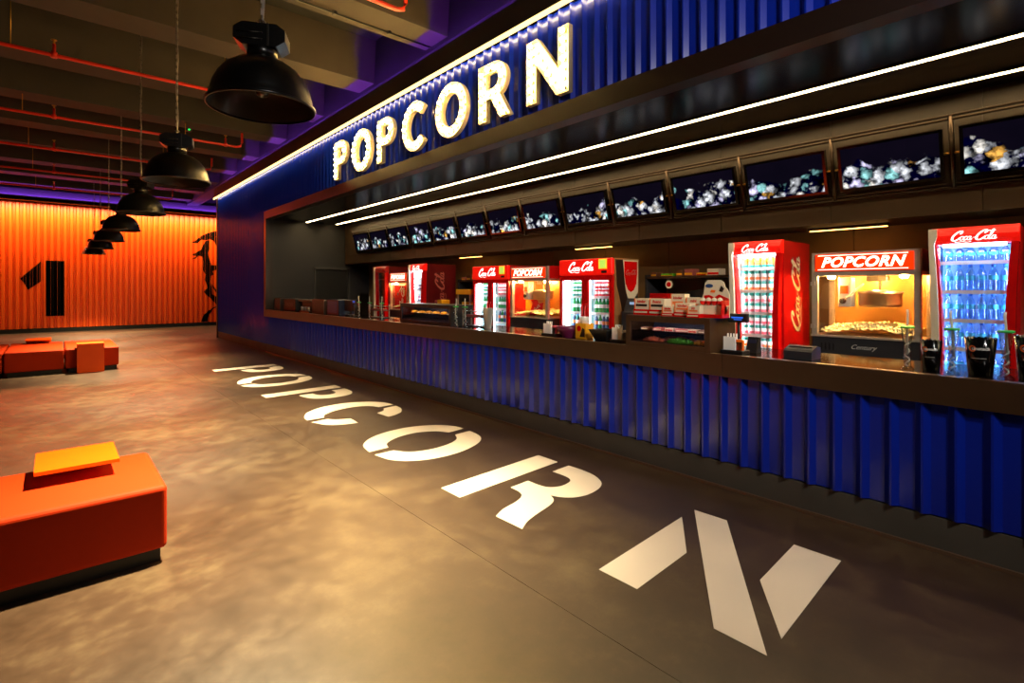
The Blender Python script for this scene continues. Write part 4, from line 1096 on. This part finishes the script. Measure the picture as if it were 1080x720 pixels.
MB().lathe([(.055, -.006), (.055, .006)], 20).build('disc', 'cream', t, (0, 0, 0), FRONT); MB().lathe([(.036, .006), (.036, .008)], 20).build('disc_print', 'coke_red', t, (0, 0, 0), FRONT)
MB().tube([(0, .0, .05), (0, .0, .085)], .003, 5).build('hanger', 'chain', t)
# nacho warmer and neighbours at the far end
t = thing('nacho_warmer', 'nacho warmer with yellow top beside the far double cooler', 'warmer', (5.86, 8.05, .918), -PI / 2)
MB().cbox(-.22, .22, 0, .36, 0, .12, .008).build('base', 'steel_dk', t)
for sx in (-.20, .18):
    for sy in (.01, .33): MB().box(sx, sx + .02, sy, sy + .02, .12, .62).build('post', 'steel', t)
MB().box(-.2, .2, .02, .35, .34, .348).build('rack_shelf', 'steel', t)
MB().cbox(-.23, .23, -.01, .37, .62, .72, .008).build('yellow_top', 'yellow', t)
MB().box(-.19, .19, .006, .010, .12, .62).build('front_glass', 'glass', t)
for i in range(3):
    o = MB().cbox(-.055, .055, 0, .14, 0, .12, .01).build('chip_tray', 'yellow', None, (5.95, 8.17 - i * .13, 1.04 + .235), (0, 0, -PI / 2))
    tag(o, 'yellow nacho tray on the rack of the warmer', 'tray', 'nacho trays in the warmer')
for y, h, m, lab in ((9.0, .50, 'yellow', 'tall yellow syrup carton beside the far slim cooler'), (8.62, .42, 'navy', 'navy carton with yellow print behind the straws'), (8.42, .34, 'yellow', 'small yellow carton next to the nacho warmer')):
    t = thing('carton', lab, 'carton', (5.95, y, .918), -PI / 2, 'cartons on the far back counter')
    MB().cbox(-.085, .085, 0, .2, 0, h, .006).build('box', m, t); MB().box(-.07, .07, -.002, 0, h * .3, h * .6).build('printed_band', 'choc' if m == 'yellow' else 'yellow', t)

# ================================================================== glass display cases on the counter
def display_case(y0, y1, label, zt, mat_frame, dx, depth):
    t = thing('display_case', label, 'display case', (XF + dx, (y0 + y1) / 2, ZC), -PI / 2, 'glass display cases on the counter')
    hw = (y1 - y0) / 2; H = zt - ZC; fw = .05
    MB().box(-hw, hw, 0, depth, 0, .045).build('base_frame', mat_frame, t)
    MB().box(-hw, hw, 0, depth, H - .022, H).build('top_board', mat_frame, t)
    MB().box(-hw, -hw + fw, 0, .03, .045, H - .022).build('stile', mat_frame, t)
    MB().box(hw - fw, hw, 0, .03, .045, H - .022).build('stile', mat_frame, t)
    MB().box(-hw, -hw + .015, .03, depth, .045, H - .022).build('side_board', mat_frame, t)
    MB().box(hw - .015, hw, .03, depth, .045, H - .022).build('side_board', 'navy' if dx == 0 else mat_frame, t)
    MB().box(-hw + fw, hw - fw, 0, .028, H - .055, H - .022).build('top_rail', mat_frame, t)
    MB().box(-hw + fw, hw - fw, .012, .017, .045, H - .022).build('front_glass', 'glass_dk', t)
    MB().box(-hw + .02, hw - .02, .03, depth - .02, H * .48, H * .48 + .008).build('glass_shelf', 'glass_dk', t)
    MB().box(-hw + .015, hw - .015, depth - .012, depth, .045, H - .022).build('back_board', 'navy', t)
    MB().box(-hw + .06, hw - .06, .034, .05, H - .032, H - .022).build('case_fill_light', 'case_fill', t)  # added fill strip so the sweets show; no lamp known here
    return t
caseA = display_case(2.16, 3.01, 'glass display case of sweets with dark frame in front of the counter middle', 1.40, 'bronze', -.045, .46)
caseB = display_case(6.15, 7.60, 'low dark display case with navy back beside the green-lidded cups', 1.41, 'black', .10, .40)
rnd = random.Random(3)
def pile(label, x, y, z, m, n, rx, ry, group):
    mb = MB()
    for _ in range(n):
        a, r = rnd.uniform(0, 2 * PI), math.sqrt(rnd.random())
        h = .04 * (1 - r * r) * rnd.random()
        mb.cbox(x + ry * r * math.sin(a) - .011, x + ry * r * math.sin(a) + .011, y + rx * r * math.cos(a) - .013, y + rx * r * math.cos(a) + .013, z + h, z + h + .018, .004)
    o = mb.build('sweets', m); tag(o, label, 'sweets', group, 'stuff'); return o
zA = ZC + .046
pile('heap of green jelly sweets in the display case', 4.23, 2.50, zA, 'lime', 150, .12, .06, 'sweets in the case')
pile('heap of orange sweets in the display case, left end', 4.23, 2.78, zA, 'can_orange', 90, .10, .05, 'sweets in the case')
pile('heap of yellow sweets in the display case, right end', 4.23, 2.29, zA, 'yellow', 60, .06, .05, 'sweets in the case')
pile('heap of pink sweets behind the green ones', 4.36, 2.58, zA, 'can_pink', 90, .2, .05, 'sweets in the case')
for i, (y, w_, m) in enumerate(((2.86, .09, 'choc'), (2.72, .1, 'pink'), (2.60, .09, 'cream'), (2.47, .13, 'pink'), (2.37, .09, 'cream'), (2.27, .10, 'choc'))):
    t = thing('snack_tray', '%s snack packet on the sweets case shelf, %s from the left' % ({'choc': 'brown', 'pink': 'pink', 'cream': 'cream'}[m], ['first', 'second', 'third', 'fourth', 'fifth', 'sixth'][i]), 'snack', (4.20, y, ZC + .29 * .48 + .009), -PI / 2, 'packets on the case shelf')
    MB().cbox(-w_ / 2, w_ / 2, 0, .09, 0, .03, .004).build('packet', m, t); MB().box(-w_ / 2 + .01, w_ / 2 - .01, -.001, .0, .008, .02).build('printed_band', 'cream' if m != 'cream' else 'coke_red', t)
for i in range(6):
    t = thing('snack_tray', 'golden pastry on the shelf of the dark far display case', 'snack', (4.42, 7.4 - i * .21, ZC + .30 * .48 + .009), -PI / 2, 'pastries in the far case')
    MB().lathe([(.05, 0), (.06, .012), (.05, .03), (.02, .04)], 10).build('pastry', 'yellow', t); MB().lathe([(.07, 0), (.075, .004)], 12, (0, 0, -.001)).build('paper', 'cream', t)

# chocolate boxes on top of the near case
zt_ = 1.40
def choc_box(y, w_, h, d, x, label, words, lid=True, z=zt_):
    t = thing('chocolate_box', label, 'chocolate box', (x, y, z), -PI / 2, 'chocolate boxes on the sweets case')
    MB().box(-w_ / 2, w_ / 2, 0, d, 0, h * .34).build('tray', 'coke_red', t)
    MB().box(-w_ / 2 + .003, w_ / 2 - .003, .012, d - .003, h * .34, h).build('card', 'cream', t)
    MB().box(-w_ / 2 + .003, -w_ / 2 + .012, .009, .012, h * .34, h).build('card_edge', 'orange_print', t)
    MB().box(-w_ / 2 + .02, w_ / 2 - .02, .010, .012, h * .52, h * .66).build('card_print', 'dark_print' if lid else 'can_orange', t)
    link('lettering', text_mesh(words, .036 if w_ > .14 else .026, 'coke_red', .1, .001, .0004), t, (0, .0105, h * .82), FRONT)
    MB().box(-w_ / 2 + .01, w_ / 2 - .01, -.002, 0, h * .12, h * .22).build('tray_print', 'cream', t)
choc_box(2.915, .165, .155, .15, 4.22, 'tall cream and red chocolate box leftmost on the sweets case', 'kinder')
choc_box(2.745, .165, .155, .15, 4.22, 'tall cream and red chocolate box second on the sweets case', 'Bueno')
choc_box(2.60, .12, .085, .10, 4.17, 'low cream and red chocolate tray in front on the sweets case', 'kinder', False)
choc_box(2.455, .155, .12, .11, 4.17, 'cream chocolate box with round prints in the middle of the sweets case', 'kinder', False)
choc_box(2.32, .12, .10, .08, 4.12, 'small chocolate box under the row of eggs', 'joy', False)
choc_box(2.60, .15, .20, .10, 4.34, 'raised cream chocolate carton behind the low tray', 'kinder', False)
choc_box(2.443, .15, .17, .10, 4.34, 'long pale carton at the back of the sweets case', 'mini', False)
t = thing('egg_stand', 'cream and red cardboard stand with rounded top for chocolate eggs', 'display stand', (4.205, 2.22, zt_), -PI / 2)
MB().prism([(-.13, 0), (.12, 0), (.12, .20), (.10, .25), (.085, .26), (.07, .305), (.04, .325), (-.075, .325), (-.10, .30), (-.115, .20), (-.13, .17)], .13, .14, 'y').build('back_card', 'cream', t)
MB().prism([(-.105, .125), (.118, .125), (.118, .165), (.03, .20), (-.01, .175), (-.06, .195), (-.105, .19)], .124, .13, 'y').build('red_print', 'coke_red', t)
MB().prism([(-.08 + .035 * math.cos(a) + .02, .275 + .017 * math.sin(a)) for a in [2 * PI * k / 14 for k in range(14)]], .126, .13, 'y').build('oval_print', 'bot_dark', t)
MB().prism([(.03, .23), (.06, .22), (.075, .25), (.05, .275)], .126, .13, 'y').build('shape_print', 'dark_print', t)
MB().prism([(-.05, .22), (-.01, .215), (.0, .235), (-.04, .24)], .126, .13, 'y').build('shape_print', 'orange_print', t)
MB().box(-.13, .12, .0, .13, .0, .03).build('tray', 'coke_red', t)
MB().box(-.13, .12, .05, .13, .03, .105).build('step', 'cream', t)
MB().box(.112, .12, .0, .13, .03, .15).build('cheek', 'coke_red', t)
egg = MB().lathe([(.004, -.033), (.02, -.026), (.027, -.008), (.0265, .005), (.02, .024), (.004, .035)], 12, mats=[0, 0, 0, 1, 1]).mesh('chocolate_egg', ['coke_red', 'cream'])
for i in range(4):
    o = link('chocolate_egg', egg, None, (4.205 + .085, 2.315 - i * .052, zt_ + .105 + .033))
    tag(o, 'white and red chocolate egg, %s in the row on the stand' % ['first', 'second', 'third', 'last'][i], 'egg', 'chocolate eggs on the stand')

# ================================================================== things standing on the counter
def make_cup():
    t = thing('twist_cup', 'x', 'cup')
    prof = [(.040, 0), (.040, .006), (.018, .028)]
    for k in range(6): prof += [(.024, .036 + k * .022), (.016, .047 + k * .022)]
    prof += [(.020, .165), (.030, .22), (.036, .28)]
    MB().lathe(prof, 16, cap=False).build('clear_body', 'cup_clear', t)
    MB().lathe([(.041, .276), (.041, .288), (.034, .290), (.01, .291)], 16).build('lid', 'green', t)
    MB().tube([(-.012, 0, .10), (0, 0, .30), (.008, 0, .37), (.004, 0, .40)], .0065, 8).build('straw', 'straw', t)
    MB().tube([(.012 * math.cos(q * .8), .012 * math.sin(q * .8), .02 + q * .0075) for q in range(22)], .005, 6).build('twist', 'straw', t)
    return t
cup0 = make_cup()
CUPS = [(4.28, .852, 'clear twist cup with green lid in front of the large popcorn machine'), (4.28, .622, 'clear twist cup with green lid left of the large bucket'), (4.28, .372, 'clear twist cup with green lid at the right end of the counter'),
        (4.30, 5.86, 'clear twist cup with green lid in front of the nacho warmer'), (4.30, 6.08, 'clear twist cup with green lid beside the dark display case'),
        (4.30, 8.32, 'rightmost of the three far green-lidded twist cups'), (4.30, 8.78, 'middle of the three far green-lidded twist cups'), (4.30, 9.22, 'leftmost of the three far green-lidded twist cups')]
for i, (x, y, lab) in enumerate(CUPS):
    o = cup0 if i == 0 else copy_tree(cup0)
    o.location = (x, y, ZC); o.rotation_euler = (0, 0, i * 1.3); tag(o, lab, 'cup', 'twist cups on the counter')
# wire racks behind cups
for y, lab in ((5.86, 'dark straw rack behind the two green-lidded cups'), (8.85, 'dark straw rack behind the three far cups')):
    t = thing('straw_rack', lab, 'rack', (4.44, y, ZC), -PI / 2, 'straw racks on the counter')
    MB().box(-.26, .26, 0, .16, 0, .015).build('base', 'black', t)
    for z in (.13, .21): MB().box(-.26, .26, 0, .16, z, z + .008).build('tier', 'steel_dk', t)
    for sx in (-.255, .245):
        for sy in (0, .15): MB().box(sx, sx + .01, sy, sy + .01, 0, .23).build('leg', 'steel', t)
    MB().cbox(-.2, .2, .02, .14, .138, .17, .004).build('wrapped_straws', 'pink', t)

def bucket(y, w_top, w_bot, h, label):
    t = thing('popcorn_bucket', label, 'bucket', (4.33, y, ZC), -PI / 2, 'dark popcorn buckets on the counter')
    n = 32; mb = MB()
    ring = lambda r, z, wob: [(r * math.cos(2 * PI * k / n), r * math.sin(2 * PI * k / n), z + (wob if k % 2 else 0)) for k in range(n)]
    vs_ = ring(w_bot, 0, 0) + ring(w_top, h, .008) + ring(w_top - .004, h, .008) + ring(w_bot - .003, .01, 0)
    fs = [(a * n + k, a * n + (k + 1) % n, (a + 1) * n + (k + 1) % n, (a + 1) * n + k) for a in range(3) for k in range(n)] + [tuple(range(n))]
    mb.add(vs_, fs, 0, True); mb.build('tub', 'black_gloss', t)
    # ring mark and word wrapped on the front
    rm = lambda z: w_bot + (w_top - w_bot) * z / h + .0012
    zz = h * .74; R_ = rm(zz)
    def wrap(me, name, m, cx, cz):
        me = me.copy()
        for v in me.vertices:
            a = (v.co.x + cx) / R_; z = v.co.y + cz; r = rm(z) + v.co.z * .3
            v.co = (r * math.sin(a), -r * math.cos(a), z)
        return link(name, me, t)
    ringm = MB(); k_ = 18; ro, ri = h * .085, h * .055
    ringm.add([(ro * math.cos(2 * PI * i / k_), ro * math.sin(2 * PI * i / k_), 0) for i in range(k_)] + [(ri * math.cos(2 * PI * i / k_) + .003, ri * math.sin(2 * PI * i / k_), 0) for i in range(k_)],
              [(i, (i + 1) % k_, k_ + (i + 1) % k_, k_ + i) for i in range(k_)])
    wrap(ringm.mesh('ring_mark', 'orange_print'), 'ring_mark', None, -w_top * .42, zz)
    wrap(text_mesh('cinetech', h * .115, 'print_white', 0, .0006, .0002), 'lettering', None, w_top * .12, zz)
    line = MB().add([(-w_top * .5 + i * w_top * .1, s, 0) for s in (-.001, .001) for i in range(11)], [(i, i + 1, 12 + i, 11 + i) for i in range(10)])
    wrap(line.mesh('print_line', 'straw'), 'print_line', None, .0, h * .48)
bucket(.735, .058, .045, .195, 'small dark popcorn bucket left of the large one')
bucket(.492, .078, .058, .23, 'large dark popcorn bucket before the water cooler')
bucket(.262, .080, .060, .255, 'dark popcorn bucket cut by the right picture edge')

t = thing('receipt_printer', 'dark grey receipt printer before the red cooler side', 'printer', (4.26, 1.53, ZC), -PI / 2)
MB().prism([(0, 0), (.19, 0), (.19, .085), (.12, .10), (.02, .075), (0, .06)], -.10, .10, 'x').build('body', 'grey_dk', t)
MB().box(-.08, .08, .06, .075, .085, .094).build('paper_slot', 'black', t)
def pos(x, y, label):
    t = thing('customer_display', label, 'display', (x, y, ZC), -PI / 2, 'customer displays on poles')
    MB().cbox(-.05, .05, 0, .12, 0, .018, .004).build('foot', 'black', t)
    MB().tube([(0, .06, .015), (0, .06, .27)], .013, 10).build('pole', 'black', t)
    MB().cbox(-.088, .088, .03, .08, .25, .325, .008).build('head', 'black', t)
    MB().box(-.05, .05, .0285, .030, .285, .298).build('lit_line', 'lcd', t)
    MB().box(-.03, .04, .0285, .030, .270, .278).build('lit_line', 'lcd', t)
pos(4.37, 2.062, 'black customer display on a pole right of the sweets case')
pos(4.34, 9.60, 'far black customer display on a pole left of the cups')
t = thing('card_terminal', 'small black card terminal leaning at the pole foot', 'terminal', (4.40, 1.945, ZC), -PI / 2)
MB().prism([(0, 0), (.10, 0), (.07, .13), (.05, .13)], -.045, .045, 'x').build('body', 'black', t); MB().box(-.03, .03, .03, .035, .08, .11).build('keypad_screen', 'navy', t)
def holder(y, w_, h, label, flag, x=4.22):
    t = thing('napkin_holder', label, 'napkin holder', (x, y, ZC), -PI / 2, 'napkin holders on the counter')
    MB().cbox(-w_ / 2 - .02, w_ / 2 + .02, -.01, .13, 0, .03, .005).build('base', 'black', t)
    MB().box(-w_ / 2, w_ / 2 - .05, .01, .02, .03, h * .85).build('napkins', 'print_white', t)
    MB().box(w_ / 2 - .05, w_ / 2, .03, .07, .03, h * .72).build('side_pocket', flag, t)
    MB().box(-w_ / 2, w_ / 2, .02, .03, .03, h * .6).build('plate', 'chrome', t)
    for i in range(4): MB().tube([(-w_ / 2 + .02 + i * .025, .05, .03), (-w_ / 2 + .02 + i * .025, .05, h)], .006, 6).build('straw', 'print_white', t)
holder(2.02, .15, .165, 'napkin holder with orange card right of the sweets case', 'orange_print', 4.21)
holder(3.18, .17, .175, 'white straw and napkin holder left of the sweets case', 'cream')
holder(4.16, .17, .165, 'napkin holder with pink card beside the plum bowl', 'can_pink')
t = thing('bowl', 'plum coloured bowl on the counter before the double cooler', 'bowl', (4.32, 3.935, ZC))
MB().lathe([(.07, 0), (.075, .01), (.115, .07), (.135, .12), (.130, .121), (.11, .07), (.07, .015), (.01, .014)], 24, cap=False).build('shell', 'purple_bowl', t); MB().lathe([(.072, 0), (.072, .008)], 20).build('foot_ring', 'purple_bowl', t)
t = thing('cup_box', 'yellow printed box of white cups on the counter', 'box', (4.26, 3.71, ZC), -PI / 2)
MB().cbox(-.075, .075, 0, .13, 0, .165, .005).build('box', 'yellow', t)
MB().prism([(.03 * math.cos(2 * PI * k / 14) - .02, .11 + .03 * math.sin(2 * PI * k / 14)) for k in range(14)], -.002, 0, 'y').build('round_print', 'coke_red', t)
MB().prism([(-.01, .02), (.06, .02), (.06, .10), (.03, .12)], -.002, 0, 'y').build('dark_print', 'dark_print', t)
MB().lathe([(.048, .165), (.052, .23), (.05, .235)], 16, (0, .065, 0)).build('paper_cups', 'print_white', t)
t = thing('black_bowl', 'black square-sided bowl between cup box and napkin holder', 'bowl', (4.32, 3.43, ZC), -PI / 2)
MB().add([(sx * r, sy * r, z) for z, r in ((0, .07), (.115, .12), (.115, .112), (.01, .062)) for sx, sy in ((-1, -1), (1, -1), (1, 1), (-1, 1))],
         [(k * 4 + i, k * 4 + (i + 1) % 4, k * 4 + 4 + (i + 1) % 4, k * 4 + 4 + i) for k in range(3) for i in range(4)] + [(0, 1, 2, 3), (12, 13, 14, 15)]).build('shell', 'black', t)
MB().box(-.066, .066, -.066, .066, 0, .008).build('foot', 'black', t)
t = thing('steel_shaker', 'steel shaker cup right of the green-lidded cups', 'shaker', (4.42, 5.50, ZC))
MB().lathe([(.045, 0), (.07, .27), (.073, .275), (.066, .27), (.042, .01)], 20, cap=False).build('cup', 'steel', t); MB().lathe([(.045, 0), (.045, .006)], 20).build('foot', 'steel', t)
# dim group at the far end
def crate(y, w_, h, label):
    t = thing('slatted_crate', label, 'crate', (4.30, y, ZC), -PI / 2, 'slatted crates at the far counter end')
    n = 6
    for i in range(n):
        a = -w_ / 2 + w_ * i / n
        MB().box(a + .004, a + w_ / n - .004, 0, .012, 0, h).build('slat', 'wood_crate', t)
    MB().box(-w_ / 2, w_ / 2, .012, .24, 0, h - .01).build('box', 'dark_print', t)
    for z in (.03, h - .05): MB().box(-w_ / 2, w_ / 2, -.006, 0, z, z + .02).build('batten', 'wood_crate', t)
crate(14.0, .46, .30, 'small slatted wood crate at the far end by the frame')
crate(11.25, .66, .31, 'slatted wood crate left of the blue machine')
t = thing('dark_case', 'black case between the far crate and the bottle rack', 'case', (4.34, 13.2, ZC), -PI / 2)
MB().cbox(-.42, .42, 0, .3, 0, .29, .015).build('body', 'black', t); MB().box(-.3, .3, -.004, 0, .10, .2).build('front_panel', 'grey_dk', t)
t = thing('coffee_machine', 'small dark coffee machine with pale top near the far end', 'coffee machine', (4.36, 12.25, ZC), -PI / 2)
MB().cbox(-.36, .36, .08, .36, 0, .24, .012).build('body', 'black', t)
MB().cbox(-.38, .38, 0, .38, .24, .28, .008).build('top', 'wood_crate', t)  # top board lighter than the body
for i in range(3): MB().lathe([(.03, .0), (.035, .09), (.03, .1)], 10, (-.22 + i * .2, .04, .02)).build('cup', 'steel', t)
MB().box(-.3, .3, .0, .08, 0, .018).build('drip_tray', 'steel_dk', t)
t = thing('blue_machine', 'blue fronted box machine left of the far customer display', 'machine', (4.32, 10.50, ZC), -PI / 2)
MB().cbox(-.30, .30, 0, .34, 0, .31, .01).build('body', 'navy', t); MB().box(-.26, .20, -.004, 0, .04, .28).build('front_panel', 'bot_dark', t)
t = thing('black_monitor', 'black till monitor beside the far customer display', 'monitor', (4.40, 9.98, ZC), -PI / 2)
MB().cbox(-.10, .10, 0, .14, 0, .02, .005).build('foot', 'black', t); MB().box(-.02, .02, .06, .09, .02, .14).build('neck', 'black', t); MB().cbox(-.20, .20, .03, .07, .09, .31, .008).build('screen_case', 'black', t)
